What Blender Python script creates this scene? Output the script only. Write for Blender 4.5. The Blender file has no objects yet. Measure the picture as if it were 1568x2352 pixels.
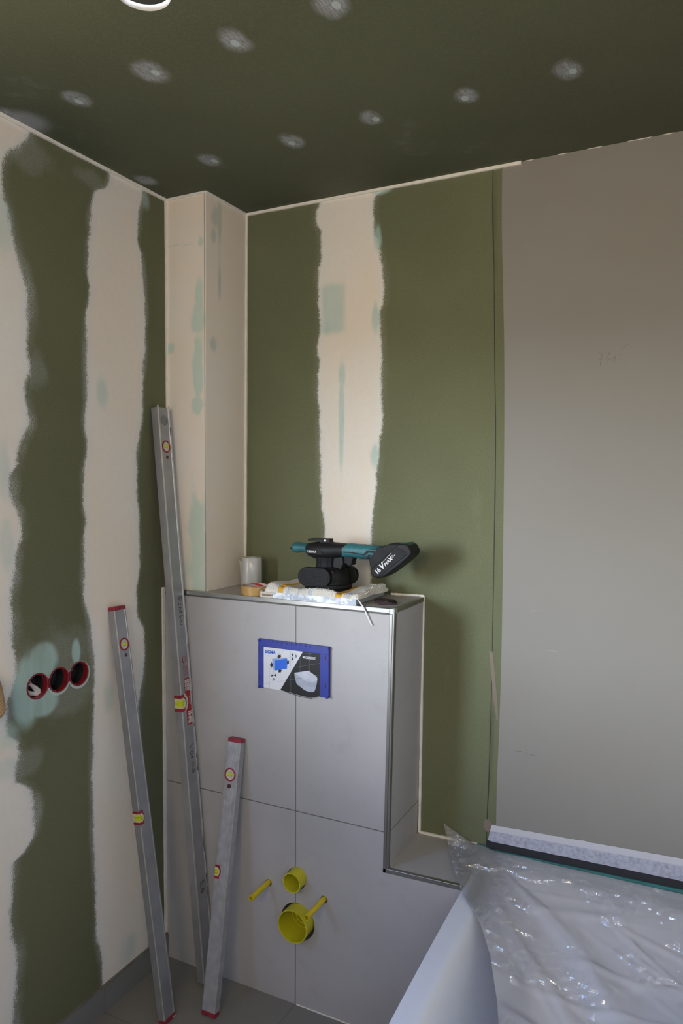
import bpy, bmesh, math, random
from mathutils import Matrix, Vector
random.seed(4)
C = bpy.context.scene.collection
sc = bpy.context.scene
PI = math.pi

# ------------------------------------------------------------------ camera, world, light
H = 2.4828                      # ceiling height
cam_d = bpy.data.cameras.new('camera')
cam = bpy.data.objects.new('camera', cam_d); C.objects.link(cam); sc.camera = cam
cam_d.sensor_fit = 'VERTICAL'; cam_d.sensor_height = 36.0; cam_d.lens = 1670.55 / 2352 * 36.0
cam_d.clip_start = 0.02
rx = Vector((0.8942867, 0.4474726, 0.0044258)); ux = Vector((-0.0237859, 0.0376561, 0.9990076)); fx = Vector((-0.4468619, 0.8935045, -0.0443190))
M = Matrix((rx, ux, -fx)).transposed().to_4x4(); M.translation = Vector((1.570077, -2.089706, 1.587552))
cam.matrix_world = M

world = bpy.data.worlds.new('world'); sc.world = world; world.use_nodes = True
wt = world.node_tree; bg = wt.nodes['Background']
tcw = wt.nodes.new('ShaderNodeTexCoord'); spw = wt.nodes.new('ShaderNodeSeparateXYZ'); mrw = wt.nodes.new('ShaderNodeMapRange'); rmp = wt.nodes.new('ShaderNodeValToRGB')
wt.links.new(tcw.outputs['Generated'], spw.inputs[0]); wt.links.new(spw.outputs[2], mrw.inputs[0]); mrw.inputs[1].default_value = -1; mrw.inputs[2].default_value = 1
wt.links.new(mrw.outputs[0], rmp.inputs[0]); wt.links.new(rmp.outputs[0], bg.inputs[0])
cr_ = rmp.color_ramp; cr_.elements[0].position = 0; cr_.elements[0].color = (.139, .121, .083, 1); cr_.elements[1].position = 1; cr_.elements[1].color = (.02, .06, .17, 1)
for p_, c_ in ((.485, (.139, .121, .083)), (.50, (.79, .89, 1.0)), (.60, (.79, .89, 1.0)), (.67, (.03, .08, .21))):
    e_ = cr_.elements.new(p_); e_.color = (*c_, 1)
bg.inputs[1].default_value = 53.5        # bright overcast band above the neighbouring roofs outside the window

def area(name, loc, target, sx, sy, power, col, spread=180):
    l = bpy.data.lights.new(name, 'AREA'); l.shape = 'RECTANGLE'; l.size = sx; l.size_y = sy
    l.energy = power; l.color = col; l.spread = math.radians(spread)
    o = bpy.data.objects.new(name, l); C.objects.link(o); o.location = loc
    o.rotation_euler = (Vector(target) - Vector(loc)).to_track_quat('-Z', 'Y').to_euler()
    return o
WY0, WY1, WZ0, WZ1 = -2.22, -1.34, 1.02, 2.05      # window opening in the left wall
pt = area('window_portal', (-.05, (WY0 + WY1) / 2, (WZ0 + WZ1) / 2), (1, (WY0 + WY1) / 2, (WZ0 + WZ1) / 2), WY1 - WY0, WZ1 - WZ0, 1, (1, 1, 1))
pt.data.cycles.is_portal = True
# added fill lights, no openings: warm one high behind camera, cool one at right
area('high_rear_fill', (1.3, -3.05, 2.1), (1.3, 0, 2.3), .8, .5, 20.0, (1.0, .77, .50))
area('right_fill', (1.82, -2.4, 1.7), (0, -2.2, 1.7), .8, .8, 13.0, (.48, .64, .92))

vs = sc.view_settings
vs.view_transform = 'Standard'; vs.look = 'None'; vs.gamma = 1.0; vs.exposure = 0.0; vs.use_curve_mapping = False
sc.display_settings.display_device = 'sRGB'

# ------------------------------------------------------------------ node helper
class S:
    def __init__(s, nb, sock): s.nb, s.k = nb, sock
    def _m(s, op, o=None, c=None, clamp=False): return s.nb.math(op, s, o, c, clamp)
    def __add__(s, o): return s._m('ADD', o)
    __radd__ = __add__
    def __sub__(s, o): return s._m('SUBTRACT', o)
    def __rsub__(s, o): return s.nb.math('SUBTRACT', o, s)
    def __mul__(s, o): return s._m('MULTIPLY', o)
    __rmul__ = __mul__
    def __truediv__(s, o): return s._m('DIVIDE', o)
    def abs(s): return s._m('ABSOLUTE')
    def max(s, o): return s._m('MAXIMUM', o)
    def min(s, o): return s._m('MINIMUM', o)

class NB:
    def __init__(s, name):
        s.mat = bpy.data.materials.new(name); s.mat.use_nodes = True
        s.t = s.mat.node_tree; s.n = s.t.nodes; s.l = s.t.links
        s.p = s.n['Principled BSDF']; s.out = s.n['Material Output']
        s.tc = s.n.new('ShaderNodeTexCoord')
        sp = s.n.new('ShaderNodeSeparateXYZ'); s.l.new(s.tc.outputs['Object'], sp.inputs[0])
        s.x, s.y, s.z = [S(s, sp.outputs[i]) for i in range(3)]
        s.co = s.tc.outputs['Object']
    def put(s, v, inp):
        if isinstance(v, S): s.l.new(v.k, inp)
        elif v is not None:
            inp.default_value = v
    def math(s, op, a, b=None, c=None, clamp=False):
        n = s.n.new('ShaderNodeMath'); n.operation = op; n.use_clamp = clamp
        s.put(a, n.inputs[0]); s.put(b, n.inputs[1]); s.put(c, n.inputs[2])
        return S(s, n.outputs[0])
    def noise(s, scale, detail=2.0, rough=.5, stretch=None, off=0.0):
        co = s.co
        if stretch or off:
            m = s.n.new('ShaderNodeMapping'); s.l.new(co, m.inputs[0])
            m.inputs['Scale'].default_value = stretch or (1, 1, 1); m.inputs['Location'].default_value = (off, off, off); co = m.outputs[0]
        n = s.n.new('ShaderNodeTexNoise'); n.inputs['Scale'].default_value = scale
        n.inputs['Detail'].default_value = detail; n.inputs['Roughness'].default_value = rough
        s.l.new(co, n.inputs['Vector']); return S(s, n.outputs[0])
    def sm(s, v, a, b, o0=0.0, o1=1.0):
        n = s.n.new('ShaderNodeMapRange'); n.interpolation_type = 'SMOOTHSTEP'
        s.put(v, n.inputs[0]); n.inputs[1].default_value = a; n.inputs[2].default_value = b
        n.inputs[3].default_value = o0; n.inputs[4].default_value = o1
        return S(s, n.outputs[0])
    def mix(s, f, a, b):
        n = s.n.new('ShaderNodeMix'); n.data_type = 'RGBA'
        s.put(f, n.inputs[0])
        for v, i in ((a, 6), (b, 7)):
            if isinstance(v, S): s.l.new(v.k, n.inputs[i])
            else: n.inputs[i].default_value = (*v, 1)
        return S(s, n.outputs[2])
    def curve(s, v, pts, vmax=2.6):
        """piecewise curve: pts [(z, value)] sorted in z; returns value(z)"""
        lo = min(p[1] for p in pts); hi = max(p[1] for p in pts); r = (hi - lo) or 1
        n = s.n.new('ShaderNodeFloatCurve'); cv = n.mapping.curves[0]
        P = [(max(0, min(1, a / vmax)), (b - lo) / r) for a, b in pts]
        if P[0][0] > .001: P = [(0, P[0][1])] + P
        if P[-1][0] < .999: P = P + [(1, P[-1][1])]
        cv.points[0].location = P[0]; cv.points[1].location = P[-1]
        for q in P[1:-1]: cv.points.new(*q)
        for q in cv.points: q.handle_type = 'AUTO_CLAMPED'
        n.mapping.update()
        s.put(v * (1 / vmax), n.inputs['Value'])
        return S(s, n.outputs[0]) * r + lo
    def bump(s, h, strength=.3, dist=.002):
        b = s.n.new('ShaderNodeBump'); b.inputs['Strength'].default_value = strength; b.inputs['Distance'].default_value = dist
        s.l.new(h.k, b.inputs['Height']); s.l.new(b.outputs[0], s.p.inputs['Normal'])
    def fin(s, col=None, rough=.6, metal=0.0, spec=.5):
        if isinstance(col, S): s.l.new(col.k, s.p.inputs['Base Color'])
        elif col is not None: s.p.inputs['Base Color'].default_value = (*col, 1)
        s.put(rough, s.p.inputs['Roughness']); s.put(metal, s.p.inputs['Metallic'])
        s.p.inputs['Specular IOR Level'].default_value = spec
        return s.mat

def srgb(r, g, b):
    f = lambda c: (c / 255 / 12.92) if c / 255 <= .04045 else ((c / 255 + .055) / 1.055) ** 2.4
    return (f(r), f(g), f(b))

def pm(name, col, rough=.5, metal=0.0, var=.12, scale=30, bump=0.0, spec=.5, bs=200):
    """plain procedural material with a little tone variation"""
    nb = NB(name); n = nb.noise(scale, 4)
    dark = tuple(c * (1 - var) for c in col); lite = tuple(min(1, c * (1 + var)) for c in col)
    if bump: nb.bump(nb.noise(bs, 3), bump, .001)
    return nb.fin(nb.mix(nb.sm(n, .3, .7), dark, lite), rough, metal, spec)

# ------------------------------------------------------------------ mesh helpers
W = {}
def wm(o): return W.get(o.name, Matrix.Identity(4)) if o else Matrix.Identity(4)
def obj(name, bm, mat, parent=None, smooth=False, local=False, kind=None, label=None, cat=None, group=None, bevel=0, seg=2):
    if not local: bm.transform(wm(parent).inverted())
    bmesh.ops.recalc_face_normals(bm, faces=bm.faces)
    me = bpy.data.meshes.new(name); bm.to_mesh(me); bm.free()
    mats = mat if isinstance(mat, (list, tuple)) else [mat]
    for m in mats: me.materials.append(m)
    if smooth:
        for p in me.polygons: p.use_smooth = True
        try: me.set_sharp_from_angle(angle=math.radians(40))
        except Exception: pass
    o = bpy.data.objects.new(name, me); C.objects.link(o)
    if parent: o.parent = parent
    W[o.name] = wm(parent).copy()
    if bevel:
        b = o.modifiers.new('bevel', 'BEVEL'); b.width = bevel; b.segments = seg; b.limit_method = 'ANGLE'; b.angle_limit = math.radians(35)
    if kind: o['kind'] = kind
    if label: o['label'] = label
    if cat: o['category'] = cat
    if group: o['group'] = group
    return o
def struct(name, bm, mat, **k): return obj(name, bm, mat, kind='structure', **k)
def thing(name, label, cat, loc=(0, 0, 0), mat=None, group=None):
    o = bpy.data.objects.new(name, None); C.objects.link(o); o.empty_display_size = .05
    m = mat if mat is not None else Matrix.Translation(loc)
    o.matrix_world = m; W[o.name] = m.copy()
    o['label'] = label; o['category'] = cat
    if group: o['group'] = group
    return o
def B(): return bmesh.new()
def box(bm, x0, x1, y0, y1, z0, z1):
    v = [bm.verts.new(p) for p in ((x0, y0, z0), (x1, y0, z0), (x1, y1, z0), (x0, y1, z0), (x0, y0, z1), (x1, y0, z1), (x1, y1, z1), (x0, y1, z1))]
    for f in ((0, 3, 2, 1), (4, 5, 6, 7), (0, 1, 5, 4), (1, 2, 6, 5), (2, 3, 7, 6), (3, 0, 4, 7)): bm.faces.new([v[i] for i in f])
    return bm
def prism(bm, pts, a0, a1, ax='y'):
    """extrude a 2-D polygon along an axis; pts are (x,z) for y, (y,z) for x, (x,y) for z"""
    mk = {'y': lambda p, a: (p[0], a, p[1]), 'x': lambda p, a: (a, p[0], p[1]), 'z': lambda p, a: (p[0], p[1], a)}[ax]
    A = [bm.verts.new(mk(p, a0)) for p in pts]; Z = [bm.verts.new(mk(p, a1)) for p in pts]
    n = len(pts)
    bm.faces.new(A); bm.faces.new(Z[::-1])
    for i in range(n): bm.faces.new((A[i], Z[i], Z[(i + 1) % n], A[(i + 1) % n]))
    return bm
def loft(bm, rings, cap=True, closed=True):
    R = [[bm.verts.new(p) for p in r] for r in rings]; n = len(R[0])
    for a, b in zip(R, R[1:]):
        for i in range(n if closed else n - 1): bm.faces.new((a[i], a[(i + 1) % n], b[(i + 1) % n], b[i]))
    if cap: bm.faces.new(R[0][::-1]); bm.faces.new(R[-1])
    return bm
def basis(d):
    d = Vector(d).normalized(); a = Vector((0, 0, 1)) if abs(d.z) < .9 else Vector((1, 0, 0))
    u = d.cross(a).normalized(); return u, u.cross(d).normalized()
def cyl(bm, p0, p1, r0, r1=None, n=24, cap=True):
    p0, p1 = Vector(p0), Vector(p1); r1 = r0 if r1 is None else r1; u, v = basis(p1 - p0)
    ring = lambda p, r: [p + (u * math.cos(2 * PI * i / n) + v * math.sin(2 * PI * i / n)) * r for i in range(n)]
    return loft(bm, [ring(p0, r0), ring(p1, r1)], cap)
def lathe(bm, prof, o, axis=(0, 0, 1), n=40, closed=False):
    """prof [(r,h)] about axis at origin o"""
    o = Vector(o); d = Vector(axis).normalized(); u, v = basis(d)
    rings = [[o + d * h + (u * math.cos(2 * PI * i / n) + v * math.sin(2 * PI * i / n)) * max(r, 1e-5) for i in range(n)] for r, h in prof]
    if closed: rings.append(rings[0])
    loft(bm, rings, cap=not closed)
    if closed: bmesh.ops.remove_doubles(bm, verts=bm.verts, dist=1e-7)
    return bm
def tube(bm, pts, r, n=8):
    pts = [Vector(p) for p in pts]; rings = []
    rr = r if isinstance(r, (list, tuple)) else [r] * len(pts)
    pu = None
    for i, p in enumerate(pts):
        d = (pts[min(i + 1, len(pts) - 1)] - pts[max(i - 1, 0)]).normalized()
        if pu is None: u, _ = basis(d)
        else: u = (pu - d * pu.dot(d)).normalized()
        pu = u; v = u.cross(d)
        rings.append([p + (u * math.cos(2 * PI * k / n) + v * math.sin(2 * PI * k / n)) * rr[i] for k in range(n)])
    return loft(bm, rings)
def rrect(x0, x1, z0, z1, r, n=5):
    P = []
    for cx, cz, a in ((x1 - r, z1 - r, 0), (x0 + r, z1 - r, 90), (x0 + r, z0 + r, 180), (x1 - r, z0 + r, 270)):
        for i in range(n + 1):
            t = math.radians(a + 90 * i / n); P.append((cx + r * math.cos(t), cz + r * math.sin(t)))
    return P
def text_bm(s, size, depth=.0004, shear=0.0, align='LEFT', bold=0.0, space=1.0):
    c = bpy.data.curves.new('t', 'FONT'); c.body = s; c.size = size; c.extrude = depth; c.shear = shear
    c.align_x = align; c.offset = bold; c.space_character = space; c.resolution_u = 3
    o = bpy.data.objects.new('t', c); C.objects.link(o)
    dg = bpy.context.evaluated_depsgraph_get(); me = bpy.data.meshes.new_from_object(o.evaluated_get(dg))
    bm = bmesh.new(); bm.from_mesh(me)
    bpy.data.objects.remove(o); bpy.data.curves.remove(c); bpy.data.meshes.remove(me)
    return bm
def frame(o, X, Y):
    """matrix with text-right X, text-up Y at point o"""
    X = Vector(X).normalized(); Y = Vector(Y).normalized(); Z = X.cross(Y)
    m = Matrix((X, Y, Z)).transposed().to_4x4(); m.translation = Vector(o); return m
def merge(a, b):
    me = bpy.data.meshes.new('tmp'); b.to_mesh(me); b.free(); a.from_mesh(me); bpy.data.meshes.remove(me); return a
def boolean(o, cutters, op='DIFFERENCE'):
    objs = []
    for cb in cutters:
        bmesh.ops.recalc_face_normals(cb, faces=cb.faces)
        me = bpy.data.meshes.new('c'); cb.to_mesh(me); cb.free()
        c = bpy.data.objects.new('c', me); C.objects.link(c); objs.append(c)
        m = o.modifiers.new('b', 'BOOLEAN'); m.operation = op; m.object = c; m.solver = 'EXACT'
    bpy.context.view_layer.update()
    dg = bpy.context.evaluated_depsgraph_get(); me = bpy.data.meshes.new_from_object(o.evaluated_get(dg))
    me.name = o.name; o.modifiers.clear(); old = o.data; o.data = me; bpy.data.meshes.remove(old)
    for c in objs:
        d = c.data; bpy.data.objects.remove(c); bpy.data.meshes.remove(d)

# ------------------------------------------------------------------ wall materials
GREEN = (.120, .124, .069); PLAST = (.76, .675, .57); PLGREY = (.64, .645, .65); TEAL = (.39, .535, .49)
def green_of(nb, base=GREEN):
    n = nb.noise(2.2, 3, off=3.0); f = nb.noise(260, 2)
    a = nb.mix(nb.sm(n, .3, .7), tuple(c * .93 for c in base), tuple(c * 1.08 for c in base))
    a = nb.mix(nb.sm(f, .35, .8) * .22, a, tuple(c * 1.9 for c in base))
    sc_ = nb.noise(5, 6, .7, stretch=(1, 1, .35), off=7.0)
    return nb.mix(nb.sm(sc_, .6, .74) * .16, a, (.30, .31, .27))
def plaster_of(nb):
    n = nb.noise(3.0, 3, off=1.0); m = nb.noise(60, 2)
    a = nb.mix(nb.sm(n, .32, .72), PLAST, (.745, .705, .64))
    return nb.mix(nb.sm(m, .3, .8) * .08, a, (.45, .45, .45))
def ell(nb, u, v, cu, cv, ru, rv, soft=.35, wob=None):
    a = ((u - cu) * (1 / ru)); b = ((v - cv) * (1 / rv))
    d = nb.math('SQRT', a * a + b * b)
    if wob is not None: d = d + wob
    return nb.sm(d, 1 + soft, 1 - soft)
def rectm(nb, u, v, cu, cv, ru, rv, soft):
    a = nb.sm((u - cu).abs(), ru + soft, ru - soft); b = nb.sm((v - cv).abs(), rv + soft, rv - soft)
    return a * b
def edge_noise(nb):
    return (nb.noise(16, 3) - .5) * .016 + (nb.noise(70, 3, .6, off=5.) - .5) * .014 + (nb.noise(330, 2, off=2.) - .5) * .022

E1 = [(0.178, -0.837), (0.252, -0.825), (0.342, -0.821), (0.406, -0.831), (0.466, -0.835), (0.509, -0.829), (0.596, -0.83), (0.606, -0.803), (0.633, -0.772), (0.661, -0.758), (0.71, -0.76), (0.789, -0.783), (0.825, -0.819), (0.889, -0.804), (0.933, -0.837), (0.991, -0.842), (1.041, -0.822), (1.106, -0.81), (1.164, -0.817), (1.254, -0.82), (1.32, -0.816), (1.375, -0.805), (1.419, -0.795), (1.452, -0.785), (1.474, -0.787), (1.52, -0.806), (1.564, -0.822), (1.619, -0.798), (1.664, -0.79), (1.71, -0.77), (1.744, -0.758), (1.799, -0.768), (1.833, -0.765), (1.879, -0.753), (1.922, -0.763), (1.967, -0.757), (2.034, -0.757), (2.097, -0.769), (2.178, -0.794), (2.219, -0.802), (2.267, -0.818), (2.316, -0.83), (2.372, -0.82), (2.435, -0.77), (2.503, -0.742)]
E2 = [(0.088, -0.532), (0.17, -0.534), (0.286, -0.553), (0.377, -0.552), (0.496, -0.555), (0.575, -0.558), (0.665, -0.558), (0.73, -0.56), (0.831, -0.554), (0.932, -0.553), (1.008, -0.548), (1.111, -0.555), (1.15, -0.559), (1.214, -0.57), (1.279, -0.585), (1.352, -0.579), (1.415, -0.583), (1.463, -0.575), (1.513, -0.582), (1.599, -0.581), (1.685, -0.566), (1.734, -0.575), (1.832, -0.564), (1.93, -0.564), (2.039, -0.565), (2.077, -0.557), (2.127, -0.549), (2.174, -0.556), (2.247, -0.555), (2.273, -0.546), (2.323, -0.543), (2.4, -0.528), (2.477, -0.469)]
E3 = [(0.085, -0.322), (0.191, -0.331), (0.41, -0.341), (0.626, -0.352), (0.852, -0.364), (0.905, -0.355), (0.998, -0.338), (1.066, -0.332), (1.138, -0.347), (1.209, -0.365), (1.276, -0.359), (1.371, -0.35), (1.479, -0.353), (1.56, -0.361), (1.641, -0.36), (1.722, -0.346), (1.79, -0.334), (1.939, -0.328), (2.048, -0.317), (2.154, -0.322), (2.207, -0.325), (2.284, -0.334), (2.333, -0.347), (2.385, -0.346), (2.477, -0.326)]
B1 = [(1.234, 0.456), (1.391, 0.464), (1.462, 0.459), (1.547, 0.447), (1.618, 0.447), (1.731, 0.443), (1.788, 0.443), (1.872, 0.434), (1.915, 0.434), (1.97, 0.441), (1.999, 0.434), (2.068, 0.442), (2.152, 0.437), (2.221, 0.436), (2.289, 0.444), (2.33, 0.447), (2.386, 0.444), (2.43, 0.426), (2.479, 0.444)]
B2 = [(1.26, 0.631), (1.371, 0.632), (1.454, 0.634), (1.522, 0.644), (1.591, 0.648), (1.659, 0.655), (1.726, 0.662), (1.794, 0.669), (1.861, 0.664), (1.995, 0.663), (2.103, 0.656), (2.128, 0.666), (2.194, 0.669), (2.262, 0.658), (2.316, 0.65), (2.371, 0.635), (2.425, 0.632), (2.468, 0.646), (2.48, 0.678)]
# teal underlayers of filler: (along wall, height, half width, half height)
TL = [(-0.832, 2.209, 0.028, 0.075), (-0.839, 1.608, 0.018, 0.065), (-0.834, 1.422, 0.018, 0.066), (-0.775, 1.031, 0.05, 0.095), (-0.728, 1.098, 0.05, 0.05), (-0.735, 0.985, 0.055, 0.035), (-0.612, 1.10, 0.016, 0.035), (-0.849, 0.937, 0.039, 0.033), (-0.854, 0.849, 0.026, 0.028), (-0.489, 0.941, 0.021, 0.039), (-0.313, 2.449, 0.016, 0.026), (-0.417, 0.127, 0.031, 0.048), (-0.503, 1.839, 0.021, 0.038)]
HZ = [(-0.69, 1.075, 0.15, 0.085), (-0.64, 0.985, 0.085, 0.05), (-0.735, 1.871, 0.03, 0.045), (-0.757, 2.42, 0.084, 0.044), (-0.775, 0.85, 0.042, 0.034), (-0.544, 2.43, 0.05, 0.024)]

def mat_wall_left():
    nb = NB('plasterboard_left'); y, z = nb.y, nb.z
    en = edge_noise(nb)
    g = green_of(nb)
    speck = nb.noise(330, 3, .7)
    big = (nb.noise(9, 3) - .5) * .7; big2 = (nb.noise(11, 5, .65, off=17.) - .5) * 2.4
    hz = None
    for cu, cv, ru, rv in HZ:
        e = ell(nb, y, z, cu, cv, ru, rv, .50, big2); hz = e if hz is None else hz.max(e)
    hm = hz * nb.sm(speck, .25, .62)
    col = nb.mix(hm * .34, g, (.36, .38, .36))
    e1, e2, e3 = nb.curve(z, E1), nb.curve(z, E2), nb.curve(z, E3)
    d1 = e1 - y; d23 = (y - e2).min(e3 - y)
    mA = nb.sm(d1 + en * 1.35, -.004, .010); mB = nb.sm(d23 + en, -.003, .008)
    m = mA.max(mB)
    wv = nb.sm(nb.noise(5, 3, off=31.), .42, .62)
    halo = nb.sm(d1 + wv * .012, -.030, .004).max(nb.sm(d23 + wv * .006, -.016, .004) * .8) * nb.sm(speck, .34, .64) * (wv * .5 + .22)
    col = nb.mix(halo, col, (.46, .47, .45))
    pl = plaster_of(nb)
    rim = nb.sm(d1.max(d23), .035, .002)
    pl = nb.mix(rim * .55, pl, PLGREY)
    blob = None
    for i, (cu, cv, ru, rv) in enumerate(TL):
        e = ell(nb, y, z, cu, cv, ru, rv, .24 if 3 <= i <= 6 else .60, big * (1.1 if 3 <= i <= 6 else 2.0)) * (1 if 3 <= i <= 6 else .62); blob = e if blob is None else blob.max(e)
    col = nb.mix(m, col, pl)
    st_ = nb.noise(12, 4, .6, stretch=(1, 1, .25), off=13.)
    col = nb.mix(blob * nb.sm(st_, .30, .60, .55, 1.0) * .80, col, TEAL)
    # white chalky rings where filler was pushed round the socket boxes
    ring = None
    for cy in (-.6735, -.6015):
        e = ell(nb, y, z, cy, 1.0335, .0395, .0385, .03, big * .08); ring = e if ring is None else ring.max(e)
    col = nb.mix(ring * .9, col, (.44, .53, .50))
    nb.bump(nb.noise(220, 3) * .5 + m * .6, .25, .001)
    return nb.fin(col, .85, spec=.25)

def mat_wall_back():
    nb = NB('plasterboard_back'); x, z = nb.x, nb.z
    en = edge_noise(nb); g = green_of(nb, (.128, .137, .075))
    crack = nb.curve(z, [(0.5047, 1.0123), (0.6901, 1.0163), (0.9518, 1.0206), (1.21, 1.0222), (1.5919, 1.0233), (1.9058, 1.0177), (2.2165, 1.0108), (2.4825, 1.0046)])
    board = nb.curve(z, [(0.5768, 1.0401), (0.8907, 1.046), (1.2123, 1.0491), (1.592, 1.0487), (1.8419, 1.0464), (2.1516, 1.0382), (2.4789, 1.031)])
    d = (x - nb.curve(z, B1)).min(nb.curve(z, B2) - x)
    m = nb.sm(d + en, -.003, .008)
    dust = nb.sm(nb.noise(330, 3, .7), .42, .66) * nb.sm(d, -.026, .004) * nb.sm(nb.noise(5, 3, off=8.), .38, .62, .15, .60)
    col = nb.mix(dust, g, (.45, .45, .42))
    pl = plaster_of(nb)
    pl = nb.mix(nb.sm(d, .035, .002) * .5, pl, (.70, .71, .72))
    col = nb.mix(m, col, pl)
    wob = (nb.noise(20, 4, .6, stretch=(1, 1, .5)) - .5) * 1.5
    blob = rectm(nb, x, z + (nb.noise(9, 2) - .5) * .05, .492 + 0, 2.134, .041, .076, .014)
    for cu, cv, ru, rv in [(0.640, 2.09, 0.013, 0.047), (0.523, 1.785, 0.009, 0.153), (0.640, 1.665, 0.014, 0.034), (0.645, 2.336, 0.012, 0.04), (0.524, 1.923, 0.012, 0.041), (0.654, 2.477, 0.032, 0.012)]:
        blob = blob.max(ell(nb, x, z, cu, cv, ru, rv, .5, wob))
    col = nb.mix(blob * nb.sm(nb.noise(10, 4, .6, stretch=(1, 1, .3), off=5.), .3, .62, .5, .85), col, TEAL)
    # a second coating starts a hand's width right of the board joint
    bn = nb.noise(1.6, 3, off=4.); coat = nb.mix(nb.sm(bn, .3, .7), (.248, .232, .206), (.262, .25, .23))
    coat = nb.mix(nb.sm(nb.noise(4, 3, off=11.), .62, .75) * .12, coat, (.22, .23, .20))
    col = nb.mix(nb.sm(x - board, -.0006, .0006), col, coat)
    # joint between the boards: thin dark gap with grubby smears
    cw = nb.noise(8, 2, stretch=(1, 1, 1)) * .0022
    col = nb.mix(nb.sm((x - crack).abs() - cw, .0007, -.0004) * .85, col, (.02, .022, .018))
    smear = nb.sm((x - crack - .004).abs(), .012, .0) * nb.sm(nb.noise(3.2, 3, off=21.), .5, .68)
    col = nb.mix(smear * .35, col, (.035, .04, .035))
    # torn paper showing brown core
    u = (x - 1.0175) - (1.0815 - z) * .11
    torn = nb.sm(u.abs() - nb.sm(z, .88, .95) * .0030, .0028, .0018) * rectm(nb, x, z, 1.03, .985, .03, .10, .004)
    torn = torn.max(ell(nb, x, z, 1.0155, .565, .011, .018, .15, wob))
    col = nb.mix(torn, col, (.215, .17, .135))
    nb.bump(nb.noise(220, 3) * .5 + m * .6, .2, .001)
    return nb.fin(col, .8, spec=.3)

def mat_column():
    nb = NB('plaster_column'); x, y, z = nb.x, nb.y, nb.z
    wob = (nb.noise(26, 4, .6, stretch=(1, 1, .45)) - .5) * 2.0
    pl = nb.mix(nb.sm(nb.noise(3, 3), .3, .7), (.80, .69, .56), (.78, .725, .645))
    blob = None
    for cu, cv, ru, rv in [(0.133, 2.163, 0.014, 0.085), (0.127, 2.095, 0.026, 0.045), (0.126, 1.932, 0.022, 0.109), (0.014, 2.009, 0.014, 0.017), (0.124, 1.823, 0.024, 0.028), (0.122, 1.36, 0.036, 0.17), (0.14, 2.33, 0.010, 0.016)]:
        e = ell(nb, x, z, cu, cv, ru * 1.1, rv, .35, wob); blob = e if blob is None else blob.max(e)
    front = nb.sm(y, -.2185, -.2195)
    dry = rectm(nb, x, z, .03, 2.334, .026, .0012, .0012).max(rectm(nb, x, z, .09, 2.329, .020, .001, .001))
    col = nb.mix(blob.max(dry) * front * .72, pl, (.46, .62, .53))
    side = None
    for cu, cv, ru, rv in [(-0.175, 2.42, 0.02, 0.03), (-0.18, 2.36, 0.012, 0.02), (-0.184, 2.018, 0.016, 0.02), (-0.150, 2.398, 0.010, 0.083), (-.152, 2.22, .008, .05)]:
        e = ell(nb, y, z, cu, cv, ru, rv, .6, wob); side = e if side is None else side.max(e)
    col = nb.mix(side * (1 - front) * .5, col, (.36, .46, .43))
    # hairline along the outer corner bead
    bead = nb.sm(((x - .155).abs()).max((y + .2203).abs()) , .0045, .001)
    nb.bump(nb.noise(200, 3), .15, .001)
    return nb.fin(col, .85, spec=.25)

SCREWS = [(0.9246, -0.8307, 1.1), (0.6833, -0.8146, 1.0), (0.4632, -0.803, 1.15), (0.2151, -0.7864, .95), (0.8156, -0.3997, .9), (1.0429, -0.3988, .9), (1.2882, -0.4043, 1.0), (0.5623, -0.3801, 1.0), (0.3106, -0.3819, 1.0), (0.0412, -0.3529, 1.0), (0.0154, -0.7885, 1.3)]
def mat_ceiling():
    nb = NB('plasterboard_ceiling'); x, y, z = nb.x, nb.y, nb.z
    g = green_of(nb, (.090, .096, .058))
    wob = (nb.noise(18, 2) - .5) * .8
    sp = nb.noise(260, 3, .7, stretch=(1, .25, 1))
    pat = dot = None
    for i, (cx, cy, s) in enumerate(SCREWS):
        e = ell(nb, x, y, cx + (.006 if i % 2 else -.008), cy - .010, .027 * s, .036 * s, .42, wob)
        pat = e if pat is None else pat.max(e)
        if i < 9:
            d = ell(nb, x, y, cx, cy, .0085, .012, .12); dot = d if dot is None else dot.max(d)
    soft = ell(nb, x, y, .045, -.355, .026, .022, .5).max(ell(nb, x, y, .02, -.775, .05, .05, .5))
    col = nb.mix((pat * nb.sm(sp, .30, .70, .30, 1.0) * .80).max(soft * nb.sm(sp, .2, .8, .45, .75)), g, (.40, .41, .45))
    col = nb.mix(dot, col, (.40, .46, .46))
    up = nb.sm(z, H + .0006, H + .001)
    hole = nb.sm(nb.math('SQRT', (x - .6184) * (x - .6184) + (y + 1.0172) * (y + 1.0172)), .060, .058)
    col = nb.mix(up * hole, col, (.55, .53, .50))
    nb.bump(nb.noise(220, 2), .15, .001)
    return nb.fin(col, .8, spec=.3)

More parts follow.
